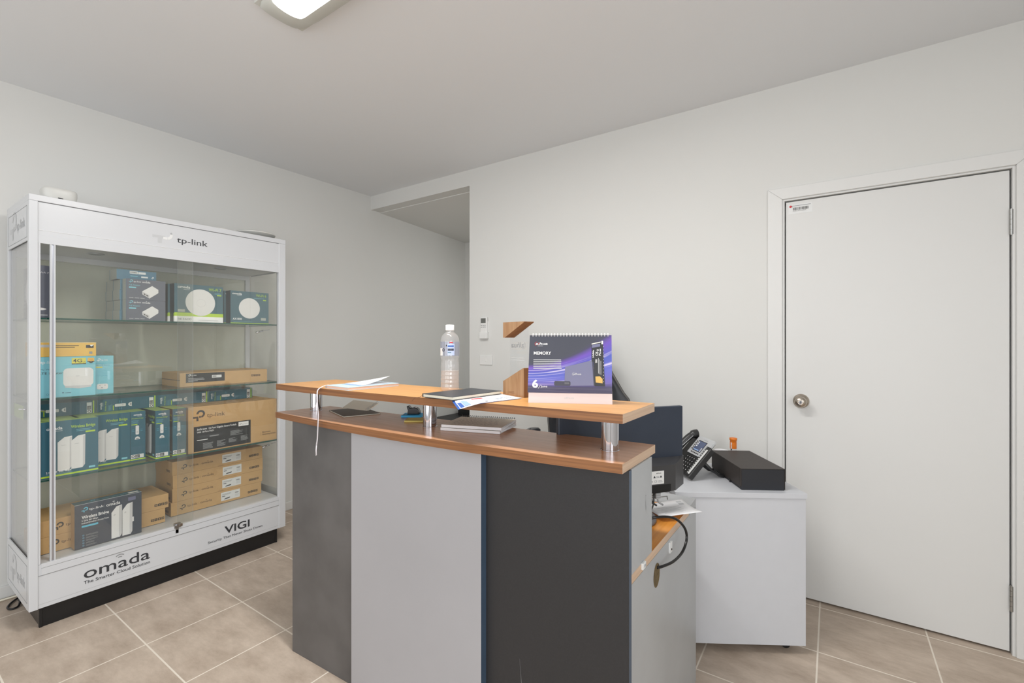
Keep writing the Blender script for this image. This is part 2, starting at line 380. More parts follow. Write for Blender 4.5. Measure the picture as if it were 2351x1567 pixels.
class Art:
    """flat printing on a face: u to the right, v up, in metres"""
    def __init__(s, O, U, V, eps=0.0004, mirror=False):
        s.mb = MB(); s.O = Vector(O); s.U = Vector(U).normalized(); s.V = Vector(V).normalized(); s.N = s.U.cross(s.V); s.k = eps
    def P(s, u, v): return tuple(s.O + s.U * u + s.V * v + s.N * s.k)
    def put(s, uv, fs, m): s.mb.add([s.P(u, v) for u, v in uv], fs, m); s.k += 0.00006
    def poly(s, pts, m): s.put(pts, [tuple(range(len(pts)))], m)
    def rect(s, u0, v0, u1, v1, m): s.poly([(u0, v0), (u1, v0), (u1, v1), (u0, v1)], m)
    def disc(s, u, v, r, m, n=40, ry=None): s.poly([(u + r * math.cos(2 * PI * i / n), v + (ry or r) * math.sin(2 * PI * i / n)) for i in range(n)], m)
    def arc(s, u, v, r0, r1, a0, a1, m, n=20):
        pts = []
        for i in range(n + 1):
            a = R(a0 + (a1 - a0) * i / n); pts += [(u + r0 * math.cos(a), v + r0 * math.sin(a)), (u + r1 * math.cos(a), v + r1 * math.sin(a))]
        s.put(pts, [(2 * i, 2 * i + 1, 2 * i + 3, 2 * i + 2) for i in range(n)], m)
    def rrect(s, u0, v0, u1, v1, r, m, n=6):
        pts = []
        for cx, cy, a0 in ((u1 - r, v0 + r, -90), (u1 - r, v1 - r, 0), (u0 + r, v1 - r, 90), (u0 + r, v0 + r, 180)):
            for i in range(n + 1): a = R(a0 + 90 * i / n); pts.append((cx + r * math.cos(a), cy + r * math.sin(a)))
        s.poly(pts, m)
    def text(s, t, u, v, h, m, w=None, bold=0.0, shear=0.0, mirror=False, align='l'):
        vs, fs = font_mesh(t, bold)
        x0 = min(a for a, b in vs); x1 = max(a for a, b in vs); sc = h / 0.70
        sx = sc if w is None else w / (x1 - x0)
        W_ = (x1 - x0) * sx; du = 0 if align == 'l' else (-W_ if align == 'r' else -W_ / 2)
        pts = []
        for a, b in vs:
            x = (a - x0) * sx + shear * b * sc
            if mirror: x = W_ - x
            pts.append((u + du + x, v + b * sc))
        if mirror: fs = [tuple(reversed(f)) for f in fs]
        s.put(pts, fs, m)
    def lines(s, u0, v0, u1, v1, n, m, fill=0.45, ragged=0.25):
        st = (v1 - v0) / n; pts = []; fs = []
        for i in range(n):
            e = u1 - (u1 - u0) * random.random() * ragged; y = v0 + st * i; o = len(pts)
            pts += [(u0, y), (e, y), (e, y + st * fill), (u0, y + st * fill)]; fs.append((o, o + 1, o + 2, o + 3))
        s.put(pts, fs, m)
    def tplogo(s, u, v, h, m):
        # ring letter with a crossbar to its lower left
        c = 0.64 * h; s.arc(u + c, v + c, 0.19 * h, 0.36 * h, -80, 180, m)
        s.rect(u, v + 0.26 * h, u + 0.44 * h, v + 0.42 * h, m); s.rect(u + 0.28 * h, v, u + 0.45 * h, v + 0.26 * h, m)
        s.rect(u + 0.50 * h, v + 0.28 * h, u + 0.66 * h, v + 0.46 * h, m)
    def tplink(s, u, v, h, m, w=None, mt=None):
        s.tplogo(u, v - 0.2 * h, h * 1.5, m); s.text('tp-link', u + h * 1.75, v + 0.12 * h, h * 0.72, mt or m, w=w)
    def omada(s, u, v, h, w, m, bold=0.0, arcs=None):
        s.text('omada', u, v, h * 1.0, m, w=w, bold=bold)
        if arcs:
            cx = u + w * 0.525; cy = v + h * 0.86
            s.arc(cx, cy, h * 0.16, h * 0.26, 45, 135, arcs, 8); s.arc(cx, cy, h * 0.38, h * 0.48, 45, 135, arcs, 8)
    def dahua(s, u, v, h, m, red=None, w=None, mirror=False):
        w = w or h * 3.0
        if mirror:
            s.text('alhua', u, v, h, m, w=w * 0.85, bold=0.012, shear=0.25, mirror=True); s.arc(u + w * 0.78, v + h * 0.4, h * 0.62, h * 0.70, -150, 60, m)
        else:
            s.text('alhua', u + w * 0.12, v, h, m, w=w * 0.88, bold=0.015, shear=0.25)
            s.arc(u + w * 0.20, v + h * 0.42, h * 0.66, h * 0.78, 60, 260, red or m)
            if red: s.poly([(u + w * 0.30, v + h * 0.1), (u + w * 0.34, v + h * 0.1), (u + w * 0.42, v + h * 0.95), (u + w * 0.38, v + h * 0.95)], red)
    def icons(s, u, v, h, m, bg):
        for i in range(4):
            a = u + i * h * 1.18; s.rect(a, v, a + h, v + h, m)
            if i == 0: s.arc(a + h / 2, v + h / 2, h * 0.14, h * 0.28, 0, 360, bg, 10)
            elif i == 1: s.poly([(a + h * .3, v + h * .75), (a + h * .7, v + h * .75), (a + h * .55, v + h * .4), (a + h * .45, v + h * .4)], bg); s.rect(a + h * .35, v + h * .15, a + h * .65, v + h * .22, bg)
            elif i == 2: s.poly([(a + h * .2, v + h * .45), (a + h * .5, v + h * .8), (a + h * .8, v + h * .45), (a + h * .62, v + h * .45), (a + h * .62, v + h * .2), (a + h * .38, v + h * .2), (a + h * .38, v + h * .45)], bg)
            else:
                for q in (.25, .5, .75): s.rect(a + h * (q - .07), v + h * .2, a + h * (q + .05), v + h * .8, bg)
    def barcode(s, u, v, w, h, m):
        pts = []; fs = []; x = 0
        while x < w:
            bw = random.choice((0.008, 0.015, 0.025)) * w * 1.4; o = len(pts)
            pts += [(u + x, v), (u + x + bw, v), (u + x + bw, v + h), (u + x, v + h)]; fs.append((o, o + 1, o + 2, o + 3)); x += bw + random.choice((0.012, 0.02)) * w * 1.4
        s.put(pts, fs, m)
def pieces(mb):
    """cut a printed mesh into its far-apart pieces, each a list for a mesh of its own"""
    n = len(mb.v); par = list(range(n))
    def find(a):
        while par[a] != a: par[a] = par[par[a]]; a = par[a]
        return a
    for f in mb.f:
        for q in f[1:]:
            x, y = find(f[0]), find(q)
            if x != y: par[y] = x
    isl = {}
    for i in range(n): isl.setdefault(find(i), []).append(i)
    keys = list(isl); bb = []
    for k in keys:
        p = [mb.v[i] for i in isl[k]]; bb.append(([min(q[c] for q in p) for c in range(3)], [max(q[c] for q in p) for c in range(3)]))
    sz = [max(h[c] - l[c] for c in range(3)) for l, h in bb]; gp = list(range(len(keys)))
    def g(a):
        while gp[a] != a: gp[a] = gp[gp[a]]; a = gp[a]
        return a
    for i in range(len(keys)):
        for j in range(i):
            if g(i) == g(j): continue
            d = math.sqrt(sum(max(0, bb[i][0][c] - bb[j][1][c], bb[j][0][c] - bb[i][1][c]) ** 2 for c in range(3)))
            if d <= max(0.0198, 0.49 * max(sz[i], sz[j])): gp[g(i)] = g(j)
    grp = {k: g(i) for i, k in enumerate(keys)}; out = {}
    for fi, f in enumerate(mb.f): out.setdefault(grp[find(f[0])], []).append(fi)
    if len(out) < 2: return [mb]
    res = []
    for fl in out.values():
        m = MB(); mp = {}
        for fi in fl:
            nf = []
            for q in mb.f[fi]:
                if q not in mp: mp[q] = len(m.v); m.v.append(mb.v[q])
                nf.append(mp[q])
            m.f.append(tuple(nf)); m.m.append(m.mi(mb.mats[mb.m[fi]])); m.smooth.append(mb.smooth[fi])
        res.append(m)
    return res
def art_obj(name, art, parent, label=None):
    os_ = [obj(name, m, parent, label=label) for m in pieces(art.mb)]
    return os_[0]

# ============================================================ SETTING
XL, YB, ZC = -3.509, 2.797, 2.651
b = MB(); b.box(-3.7, 1.75, -2.75, 4.3, -0.1, 0, 'floor'); struct('floor', b)
b = MB(); b.box(-3.7, 1.75, -2.75, YB + 0.11, ZC, ZC + 0.1, 'ceiling'); struct('ceiling', b)
b = MB(); b.box(XL - 0.11, XL, -2.75, 4.24, 0, ZC, 'wall'); struct('wall_left', b)
# back wall: header over the opening at the corner, and the door opening
T = 0.108; DX0, DX1, DZ = -0.232, 0.640, 2.068
b = MB(); b.box(XL, -2.329, YB, YB + T, 2.527, ZC, 'wall'); b.box(-2.329, DX0, YB, YB + T, 0, ZC, 'wall')
b.box(DX0, DX1, YB, YB + T, DZ, ZC, 'wall'); b.box(DX1, 1.75, YB, YB + T, 0, ZC, 'wall'); struct('wall_back', b)
b = MB(); b.box(1.6, 1.75, -2.75, -2.1, 0, ZC, 'wall'); b.box(1.6, 1.75, 0.1, YB, 0, ZC, 'wall'); b.box(1.6, 1.75, -2.1, 0.1, 0, 0.6, 'wall'); b.box(1.6, 1.75, -2.1, 0.1, 2.4, ZC, 'wall'); struct('wall_right', b)
b = MB(); b.box(-3.7, -2.7, -2.75, -2.6, 0, ZC, 'wall'); b.box(0.9, 1.6, -2.75, -2.6, 0, ZC, 'wall'); b.box(-2.7, 0.9, -2.75, -2.6, 0, 0.4, 'wall'); b.box(-2.7, 0.9, -2.75, -2.6, 2.4, ZC, 'wall'); struct('wall_front', b)
b = MB()
for x, x1_ in ((-2.7, -2.56), (-1.59, -1.37), (-0.40, -0.195), (0.775, 0.9)): b.box(x, x1_, -2.72, -2.58, 0.4, 2.4, 'kick')  # unseen mullions, made dark and wide to put stripes in the chrome reflections
b.box(-2.7, 0.9, -2.72, -2.62, 0.4, 0.45, 'alu'); b.box(-2.7, 0.9, -2.72, -2.62, 2.35, 2.4, 'alu'); struct('window_1', b)
b = MB()
for y in (-2.1, -1.03, 0.05): b.box(1.65, 1.72, y, y + 0.05, 0.6, 2.4, 'alu')
b.box(1.65, 1.72, -2.1, 0.1, 0.6, 0.65, 'alu'); b.box(1.65, 1.72, -2.1, 0.1, 2.35, 2.4, 'alu'); struct('window_2', b)
# alcove behind the opening
b = MB(); b.add([(XL, YB + T, 2.521), (-1.0, YB + T, 2.521), (-1.0, 4.13, 2.452), (XL, 4.13, 2.452), (XL, YB + T, 2.6), (-1.0, YB + T, 2.6), (-1.0, 4.13, 2.6), (XL, 4.13, 2.6)],
    [(0, 3, 2, 1), (4, 5, 6, 7), (0, 1, 5, 4), (1, 2, 6, 5), (2, 3, 7, 6), (3, 0, 4, 7)], 'wall'); struct('ceiling_alcove', b)
b = MB(); b.box(XL, -1.0, 4.13, 4.24, 0, 2.6, 'wall'); struct('wall_alcove_back', b)
b = MB(); b.box(-1.1, -1.0, YB + T, 4.13, 0, 2.6, 'wall'); struct('wall_alcove_right', b)
b = MB(); b.box(XL, XL + 0.012, -2.6, 4.13, 0, 0.062, 'trimwhite'); struct('baseboard_left', b, bevel=0.003)
# door leaf, jamb and architrave
b = MB(); b.box(-0.2015, 0.6145, YB + 0.012, YB + 0.047, 0.010, 2.040, 'doorwhite'); door = struct('door_1', b, bevel=0.0015)
b = MB(); Mk = Matrix.Translation((-0.1336, YB + 0.012, 1.012)) @ Matrix.Rotation(R(90), 4, 'X')
b.lathe([(0.036, 0), (0.036, 0.006), (0.031, 0.011), (0.014, 0.016), (0.013, 0.032), (0.022, 0.038), (0.028, 0.048), (0.028, 0.058), (0.022, 0.066), (0.012, 0.069)], 'nickel', 40, Mk)
b.lathe([(0.008, 0.0685), (0.008, 0.0705), (0.0065, 0.0712)], 'chrome', 20, Mk)
kn = obj('door_knob', b, door, label='round brushed nickel knob with key cylinder')
b = MB(); b.box(-0.001, 0.001, -0.005, 0.005, -0.0003, 0.0003, 'darkgap', M=Matrix.Translation((-0.1336, YB + 0.012 - 0.0713, 1.012)) @ Matrix.Rotation(R(90), 4, 'X')); obj('keyhole', b, kn)
for z in (1.767, 0.185):
    b = MB()
    for k in range(5): b.cyl(0.0062, z + k * 0.0212, z + k * 0.0212 + 0.0203, 'hinge', 16, Matrix.Translation((0.6185, YB + 0.004, 0)))
    b.cyl(0.004, z - 0.003, z + 0.109, 'hinge', 12, Matrix.Translation((0.6185, YB + 0.004, 0)))
    b.box(0.6205, 0.632, YB + 0.009, YB + 0.0115, z, z + 0.105, 'hinge'); obj('hinge', b, door)
a = Art((-0.190, YB + 0.0115, 1.985), (1, 0, 0), (0, 0, 1)); a.mb.box(-0.190, -0.085, YB + 0.0112, YB + 0.012, 1.975, 2.025, 'labelwhite')
a.disc(0.010, 0.030, 0.006, 'red', 12); a.rect(0.016, 0.0255, 0.018, 0.034, 'ink'); a.lines(0.020, 0.030, 0.098, 0.036, 1, 'greytext', ragged=0)
a.barcode(0.020, 0.009, 0.068, 0.014, 'ink'); a.text('CODE 2 DOCUMENTS', 0.020, 0.003, 0.004, 'ink', w=0.058)
art_obj('barcode_sticker', a, door, label='white barcode sticker in the top corner of the door')
b = MB(); J0 = -0.2065; J1 = 0.6205
b.box(DX0, J0, YB, YB + T, 0, DZ, 'trimwhite'); b.box(J1, DX1, YB, YB + T, 0, DZ, 'trimwhite'); b.box(J0, J1, YB, YB + T, 2.0455, DZ, 'trimwhite')
b.box(J0, J0 + 0.012, YB + 0.05, YB + 0.065, 0, 2.0455, 'trimwhite'); b.box(J1 - 0.012, J1, YB + 0.05, YB + 0.065, 0, 2.0455, 'trimwhite'); b.box(J0, J1, YB + 0.05, YB + 0.065, 2.03, 2.0455, 'trimwhite')
b.box(J0, J1, YB + 0.095, YB + T, 0, 2.0455, 'darkgap')
struct('trim_2', b)
b = MB(); y0, y1 = YB - 0.012, YB
b.add([(-0.283, 0), (-0.217, 0), (-0.217, 2.052), (-0.283, 2.113)], [], 'trimwhite')
def arch(poly): 
    n = len(poly); vs = [(x, y0, z) for x, z in poly] + [(x, y1, z) for x, z in poly]
    b.add(vs, [tuple(range(n)), tuple(reversed(range(n, 2 * n)))] + [((i + 1) % n, i, n + i, n + (i + 1) % n) for i in range(n)], 'trimwhite')
b = MB(); arch([(-0.283, 0), (-0.216, 0), (-0.216, 2.054), (-0.283, 2.113)]); arch([(-0.283, 2.113), (-0.216, 2.054), (0.630, 2.054), (0.697, 2.113)]); arch([(0.630, 0), (0.697, 0), (0.697, 2.113), (0.630, 2.054)])
struct('trim_1', b, bevel=0.0025)

# ceiling light
lt = thing('ceiling_light', 'long white ceiling batten light with glowing curved diffuser', 'ceiling light', (-1.0, 1.0, ZC))
b = MB(); n = 20
def half(y, x0, x1, w, d, m, bb, zt, nx=14):
    rows = []
    for i in range(nx + 1):
        e = i / nx; x = x0 + (x1 - x0) * e; q = min(1, min(x - x0, x1 - x) / 0.07); q = math.sqrt(max(0.0, 1 - (1 - q) ** 2))
        rows.append([(x, y + w * (0.60 + 0.4 * q) * math.cos(PI * k / n), zt - d * (0.35 + 0.65 * q) * math.sin(PI * k / n) ** 0.7) for k in range(n + 1)])
    bb.grid(rows, m); bb.add(rows[0], [tuple(range(n + 1))], m); bb.add(rows[-1], [tuple(reversed(range(n + 1)))], m)
xs0, xs1 = -1.86, -0.30
b.box(xs0, xs1, 0.925, 1.125, ZC - 0.014, ZC, 'diffuser_rim')
rows = []
for x, q in ((xs0, 0.0), (xs0 + 0.03, .5), (xs0 + 0.07, .8), (xs0 + 0.13, 1), (xs1 - 0.13, 1), (xs1 - 0.07, .8), (xs1 - 0.03, .5), (xs1, 0)):
    rows.append([(x, 1.025 + (0.078 + 0.022 * q) * math.cos(PI * k / n), ZC - 0.012 - (0.014 + 0.026 * q) * math.sin(PI * k / n)) for k in range(n + 1)])
b.grid(rows, 'diffuser_rim'); wobj('housing', b, lt)
b = MB(); rows = []
x0, x1 = -1.755, -0.42
for x, q in ((x0, 0), (x0 + 0.004, .55), (x0 + 0.014, .85), (x0 + 0.03, 1), (x1 - 0.03, 1), (x1 - 0.014, .85), (x1 - 0.004, .55), (x1, 0)):
    rows.append([(x, 0.995 + (0.050 + 0.014 * q) * math.cos(PI * k / n), ZC - 0.040 - (0.005 + 0.020 * q) * math.sin(PI * k / n)) for k in range(n + 1)])
b.grid(rows, 'diffuser'); b.box(x0 + 0.01, x1 - 0.01, 0.935, 1.055, ZC - 0.040, ZC - 0.030, 'diffuser'); wobj('diffuser', b, lt)
area('batten_lamp', (-1.09, 0.995, ZC - 0.068), (0, 0, 0), 1.3, 0.10, 31, (1, 0.985, 0.96))

# wall remote, switch
t = thing('air_conditioner_remote', 'white air conditioner remote with grey screen in a wall holder', 'remote control', (-2.175, YB, 1.42))
b = MB(); b.box(-2.205, -2.145, YB - 0.024, YB - 0.006, 1.343, 1.500, 'switchwhite'); wobj('remote_body', b, t, 0.005, 3)
b = MB(); b.box(-2.210, -2.140, YB - 0.030, YB, 1.336, 1.385, 'switchwhite'); b.box(-2.210, -2.140, YB - 0.007, YB, 1.385, 1.47, 'switchwhite'); wobj('wall_holder', b, t, 0.003)
b = MB(); b.box(-2.198, -2.152, YB - 0.0246, YB - 0.022, 1.455, 1.490, 'lcd'); wobj('screen', b, t)
for i, (x, z) in enumerate(((-2.192, 1.437), (-2.175, 1.437), (-2.158, 1.437), (-2.192, 1.424), (-2.175, 1.424), (-2.158, 1.424))):
    b = MB(); b.box(x - 0.005, x + 0.005, YB - 0.0255, YB - 0.023, z - 0.003, z + 0.003, 'greytext'); wobj('button', b, t)
t = thing('light_switch', 'white single switch plate on the wall under the remote', 'light switch', (-2.163, YB, 1.174))
b = MB(); b.box(-2.2225, -2.1035, YB - 0.009, YB, 1.138, 1.211, 'switchwhite'); wobj('plate', b, t, 0.003, 3)
b = MB(); b.box(-2.170, -2.156, YB - 0.0125, YB - 0.008, 1.164, 1.184, 'switchwhite'); wobj('rocker', b, t, 0.002)

# low black cabinet in the alcove
t = thing('storage_cabinet', 'low black cabinet standing in the alcove at the back', 'cabinet', (-3.2, 3.6, 0))
b = MB(); b.box(XL + 0.016, -2.9, 3.10, 4.10, 0.02, 0.485, 'black'); b.box(XL + 0.05, -2.95, 3.15, 4.05, 0, 0.02, 'black'); wobj('body', b, t, 0.002)
b = MB(); b.box(XL + 0.014, -2.89, 3.09, 4.11, 0.485, 0.505, 'black'); wobj('top', b, t, 0.002)
for y in (3.11, 3.605):
    b = MB(); b.box(-2.9, -2.882, y, y + 0.485, 0.03, 0.48, 'black'); d = wobj('door', b, t, 0.002)
t = thing('storage_box', 'small black box on the low black cabinet in the alcove', 'box', (-3.3, 4.0, 0.505))
b = MB(); b.box(XL + 0.07, -3.05, 3.93, 4.09, 0.505, 0.58, 'black'); wobj('body', b, t, 0.002)
b = MB(); b.box(XL + 0.067, -3.047, 3.927, 4.093, 0.58, 0.592, 'black'); wobj('lid', b, t, 0.002)

# ============================================================ DISPLAY CABINET
CX, CY = -2.97, 0.489              # left front corner; local x runs along the front, local y into the wall
CAB = dict(loc=(CX, CY, 0), rz=R(90))
cab = thing('display_cabinet', 'white framed glass display cabinet with sliding doors and black plinth against left wall', 'display cabinet', (CX, CY, 0), R(90))
W_, D_ = 1.190, 0.470
b = MB(); b.box(0.042, 1.148, 0.036, 0.44, 0, 0.10, 'kick'); b.box(0.038, 0.05, 0.032, 0.05, 0, 0.10, 'kick'); b.box(1.14, 1.152, 0.032, 0.05, 0, 0.10, 'kick'); obj('plinth', b, cab, 0.003)
b = MB(); b.box(0.03, 1.16, 0.004, 0.466, 0.100, 0.30, 'powder'); obj('bottom_box', b, cab, 0.0015)
b = MB(); b.box(0.03, 1.16, 0.0035, 0.006, 0.1175, 0.119, 'cap_grey'); b.box(0.03, 1.16, 0.0015, 0.006, 0.2485, 0.2505, 'greytext')
b.box(0.04, 1.146, 0.000, 0.03, 0.2510, 0.282, 'powder'); b.box(0.04, 1.146, 0.0005, 0.004, 0.282, 0.2835, 'hinge')
b.box(0.04, 1.146, 0.001, 0.05, 0.2835, 0.303, 'powder'); obj('door_track', b, cab, 0.001)
b = MB(); b.box(0.03, 1.16, 0.004, 0.466, 1.775, 1.952, 'powder'); b.box(0.03, 1.16, 0.0015, 0.02, 1.765, 1.80, 'powder'); b.box(0.03, 1.16, 0.0015, 0.006, 1.824, 1.8255, 'white')
obj('header_box', b, cab, 0.0015)
b = MB(); b.box(0.0, W_, 0, D_, 1.955, 1.983, 'powder'); b.box(0.02, 1.17, 0.006, 0.46, 1.952, 1.955, 'greytext'); obj('top_rail', b, cab, 0.002)
for x0, x1, y0, y1 in ((0, 0.030, 0, 0.030), (1.146, W_, 0, 0.030), (0, 0.028, D_ - 0.028, D_), (1.150, W_ - 0.012, D_ - 0.028, D_)):
    b = MB(); b.box(x0, x1, y0, y1, 0.100, 1.955, 'powder'); 
    if y0 == 0 and x0 == 0: b.box(0.030, 0.0385, 0.002, 0.02, 0.30, 1.775, 'powder')
    obj('corner_post', b, cab, 0.002)
for x in (0.0, W_ - 0.004):
    for z0_, z1_ in ((0.100, 0.33), (1.775, 1.955)):
        b = MB(); b.box(x, x + 0.004, 0.028, D_ - 0.028, z0_, z1_, 'powder'); obj('side_panel', b, cab)
    b = MB(); xx = x + (0.008 if x == 0 else -0.008); b.box(xx, xx + 0.004, 0.03, D_ - 0.028, 0.30, 1.775, 'sideglass' if x == 0 else 'glass'); obj('side_glass', b, cab)
b = MB(); b.box(0.028, 1.15, D_ - 0.016, D_ - 0.012, 0.30, 1.775, 'backglass'); obj('back_glass', b, cab)
for z0_, z1_ in ((1.745, 1.775), (0.30, 0.325)):
    b = MB(); b.box(0.028, 1.15, D_ - 0.03, D_ - 0.004, z0_, z1_, 'powder'); obj('back_rail', b, cab, 0.001)
SH = ((1.4275, 0.04), (1.052, 0.04), (0.674, 0.04))
for z, y0 in SH:
    b = MB(); b.box(0.016, 1.172, y0, 0.45, z - 0.008, z, 'glass', faces=dict(front='shelfedge', left='shelfedge', right='shelfedge', top='glass', bottom='glass', back='shelfedge')); obj('glass_shelf', b, cab, label='glass shelf with dark green edges')
for x0, x1, y in ((0.072, 0.656, 0.012), (0.585, 1.146, 0.022)):
    b = MB(); b.box(x0, x1, y, y + 0.004, 0.300, 1.772, 'doorglass', faces=dict(front='doorglass', back='doorglass', left='cap_grey', right='cap_grey', top='glass', bottom='glass'))
    d = obj('sliding_door', b, cab)
    if x0 < 0.1:
        b = MB(); b.box(0.070, 0.0745, y - 0.010, y + 0.008, 0.301, 1.766, 'powder'); b.box(0.0745, 0.0835, y - 0.004, y + 0.006, 0.301, 1.766, 'alu'); b.box(0.0835, 0.088, y - 0.010, y + 0.008, 0.301, 1.766, 'powder')
        obj('door_handle', b, d, label='full height white and silver door handle strip')
b = MB(); b.box(0.560, 0.590, -0.004, 0.010, 0.292, 0.318, 'hinge'); b.cyl(0.007, 0, 0.006, 'chrome', 20, Matrix.Translation((0.573, -0.004, 0.306)) @ Matrix.Rotation(R(90), 4, 'X')); b.box(0.583, 0.597, -0.010, -0.002, 0.298, 0.312, 'nickel')
b.box(0.566, 0.582, 0.000, 0.004, 0.262, 0.292, 'hinge')
obj('door_lock', b, cab, 0.001)
for x in (0.28, 0.88):
    b = MB(); b.lathe([(0.032, 0), (0.036, -0.003), (0.030, -0.005), (0.026, -0.002)], 'alu', 28, Matrix.Translation((x, 0.2, 1.775)), cap1=True); obj('downlight', b, cab)
for x, y, z in ((1.08, 0.16, 1.375), (1.09, 0.10, 0.622), (0.075, 0.12, 0.985)):
    b = MB(); s_ = 1 if x > 0.5 else -1
    b.tube([(x, y, z), (x + 0.045 * s_, y, z + 0.012)], 0.006, 'chrome', 12); b.tube([(x + 0.04 * s_, y, z + 0.012), (x + 0.088 * s_, y, z + 0.02)], 0.002, 'chrome', 8); obj('shelf_support', b, cab)
# sign writing on the cabinet
a = Art((0, 0.004, 0), (1, 0, 0), (0, 0, 1)); a.k = 0.0006
a.rect(0.462, 1.872, 0.520, 1.886, 'lightgreytext'); a.rect(0.486, 1.845, 0.504, 1.872, 'lightgreytext')
a.arc(0.528, 1.894, 0.013, 0.026, -80, 15, 'labelwhite', 12); a.arc(0.528, 1.894, 0.018, 0.026, 15, 40, 'cap_grey', 8); a.rect(0.510, 1.868, 0.530, 1.881, 'labelwhite')
a.text('tp-link', 0.574, 1.862, 0.031, 'darktext', w=0.153, bold=0.004)
art_obj('header_logo', a, cab)
a = Art((0, 0.004, 0), (1, 0, 0), (0, 0, 1)); a.k = 0.0008
a.omada(0.187, 0.172, 0.052, 0.264, 'darktext', bold=0.006, arcs='greytext')
a.text('The Smarter Cloud Solution', 0.187, 0.146, 0.0150, 'darktext', w=0.264, bold=0.006)
art_obj('cloud_logo', a, cab)
a = Art((0, 0.004, 0), (1, 0, 0), (0, 0, 1)); a.k = 0.0008
a.text('VIGI', 0.817, 0.174, 0.043, 'darktext', w=0.145, bold=0.018)
a.text('Security That Never Shuts Down', 0.728, 0.146, 0.0135, 'darktext', w=0.312, bold=0.005)
art_obj('security_logo', a, cab)
for z, h in ((1.845, 0.055), (0.185, 0.055)):
    a = Art((0, D_, 0), (0, -1, 0), (0, 0, 1)); a.k = 0.0006
    a.tplogo(0.085, z - 0.035, 0.135, 'lightgreytext'); a.text('tp-link', 0.225, z, 0.045, 'lightgreytext', w=0.17); art_obj('side_logo', a, cab)
b = MB()
for z0, z1 in ((1.79, 1.935), (0.13, 0.30)):
    b.box(-0.0006, 0.0, 0.035, 0.435, z0, z0 + 0.002, 'greytext'); b.box(-0.0006, 0.0, 0.035, 0.435, z1 - 0.002, z1, 'greytext'); b.box(-0.0006, 0, 0.433, 0.435, z0, z1, 'greytext'); b.box(-0.0006, 0, 0.035, 0.037, z0, z1, 'greytext')
[obj('panel_seam', q, cab) for q in pieces(b)]

def cabpos(lx, ly, z): return (CX - ly, CY + lx, z)
CACHE = {}
def carton(kind, build, lx, ly, z, label, cat, group=None, rot=0, name=None):
    """build() -> (size, body MB, [(child name, MB)]); local origin at the front left bottom corner"""
    if kind not in CACHE:
        body, kids = build(); CACHE[kind] = (body.mesh(name or kind), [(n, q.mesh(n)) for n, k in kids for q in pieces(k)])
    me, kids = CACHE[kind]
    o = obj(name or kind, me, None, loc=cabpos(lx, ly, z), rz=R(90) + rot)
    tag(o, label, cat, group)
    for n, k in kids: obj(n, k, o)
    return o
def front(mirror=False): return Art((0, 0, 0), (1, 0, 0), (0, 0, 1))
def leftface(): return Art((0, 0, 0), (0, -1, 0), (0, 0, 1))

# ---- long brown switch cartons
LW, LD, LH = 0.516, 0.250, 0.0785
def b_long():
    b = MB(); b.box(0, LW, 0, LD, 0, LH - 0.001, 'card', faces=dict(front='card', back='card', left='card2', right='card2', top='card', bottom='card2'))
    b.box(LW * .47, LW * .53, -0.0006, 0, 0, 0.006, 'card2')
    a = front(); a.tplogo(0.045, 0.024, 0.030, 'ink'); a.text('tp-link', 0.083, 0.034, 0.0125, 'inkbrown', w=0.053); a.rect(0.143, 0.032, 0.1435, 0.048, 'inkbrown'); a.omada(0.152, 0.034, 0.0125, 0.064, 'inkbrown', arcs='inkbrown')
    a.icons(0.430, 0.020, 0.0135, 'ink', 'card')
    l = Art((0, LD, 0), (0, -1, 0), (0, 0, 1)); l.icons(0.165, 0.014, 0.012, 'inkbrown', 'card2'); l.mb.v and a.mb.add(l.mb.v, [], 'ink')
    s = front(); s.rect(0.268, 0.014, 0.400 - 0.02, 0.066, 'labelwhite'); s.lines(0.274, 0.048, 0.330, 0.058, 3, 'greytext'); s.rect(0.274, 0.039, 0.292, 0.043, 'darktext')
    s.poly([(0.284, 0.020), (0.318, 0.023), (0.322, 0.030), (0.292, 0.027)], 'darktext'); s.barcode(0.350, 0.044, 0.022, 0.008, 'ink'); s.lines(0.350, 0.024, 0.376, 0.040, 5, 'lightgreytext')
    return b, [('front_print', a.mb), ('side_print', l.mb), ('label_print', s.mb)]
def b_long_plain():
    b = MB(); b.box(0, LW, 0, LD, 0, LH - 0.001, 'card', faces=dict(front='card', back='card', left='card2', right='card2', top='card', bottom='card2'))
    a = front(); a.tplogo(0.045, 0.022, 0.036, 'ink'); a.text('tp-link', 0.088, 0.034, 0.0135, 'inkbrown', w=0.056); a.rect(0.150, 0.032, 0.1506, 0.050, 'inkbrown'); a.omada(0.158, 0.034, 0.0135, 0.068, 'inkbrown', arcs='inkbrown')
    a.icons(0.450, 0.018, 0.0135, 'ink', 'card')
    return b, [('front_print', a.mb)]
ord4 = ('bottom', 'second from the bottom', 'third from the bottom', 'top')
for k in range(4):
    carton('switch_carton', b_long, 0.617 - (0.010 if k == 0 else 0.003 * (k % 2)), 0.18, 0.303 + k * LH, 'long brown carton with white label, %s in the stack of four' % ord4[k], 'carton', 'stack of four labelled brown cartons')
for k in range(2):
    carton('plain_switch_carton', b_long_plain, 0.044 + 0.016 * k, 0.125, 0.303 + k * LH, 'long brown carton without label, %s one of two behind the navy box' % ('lower', 'upper')[k], 'carton', 'two brown cartons behind the navy box', name='switch_carton')
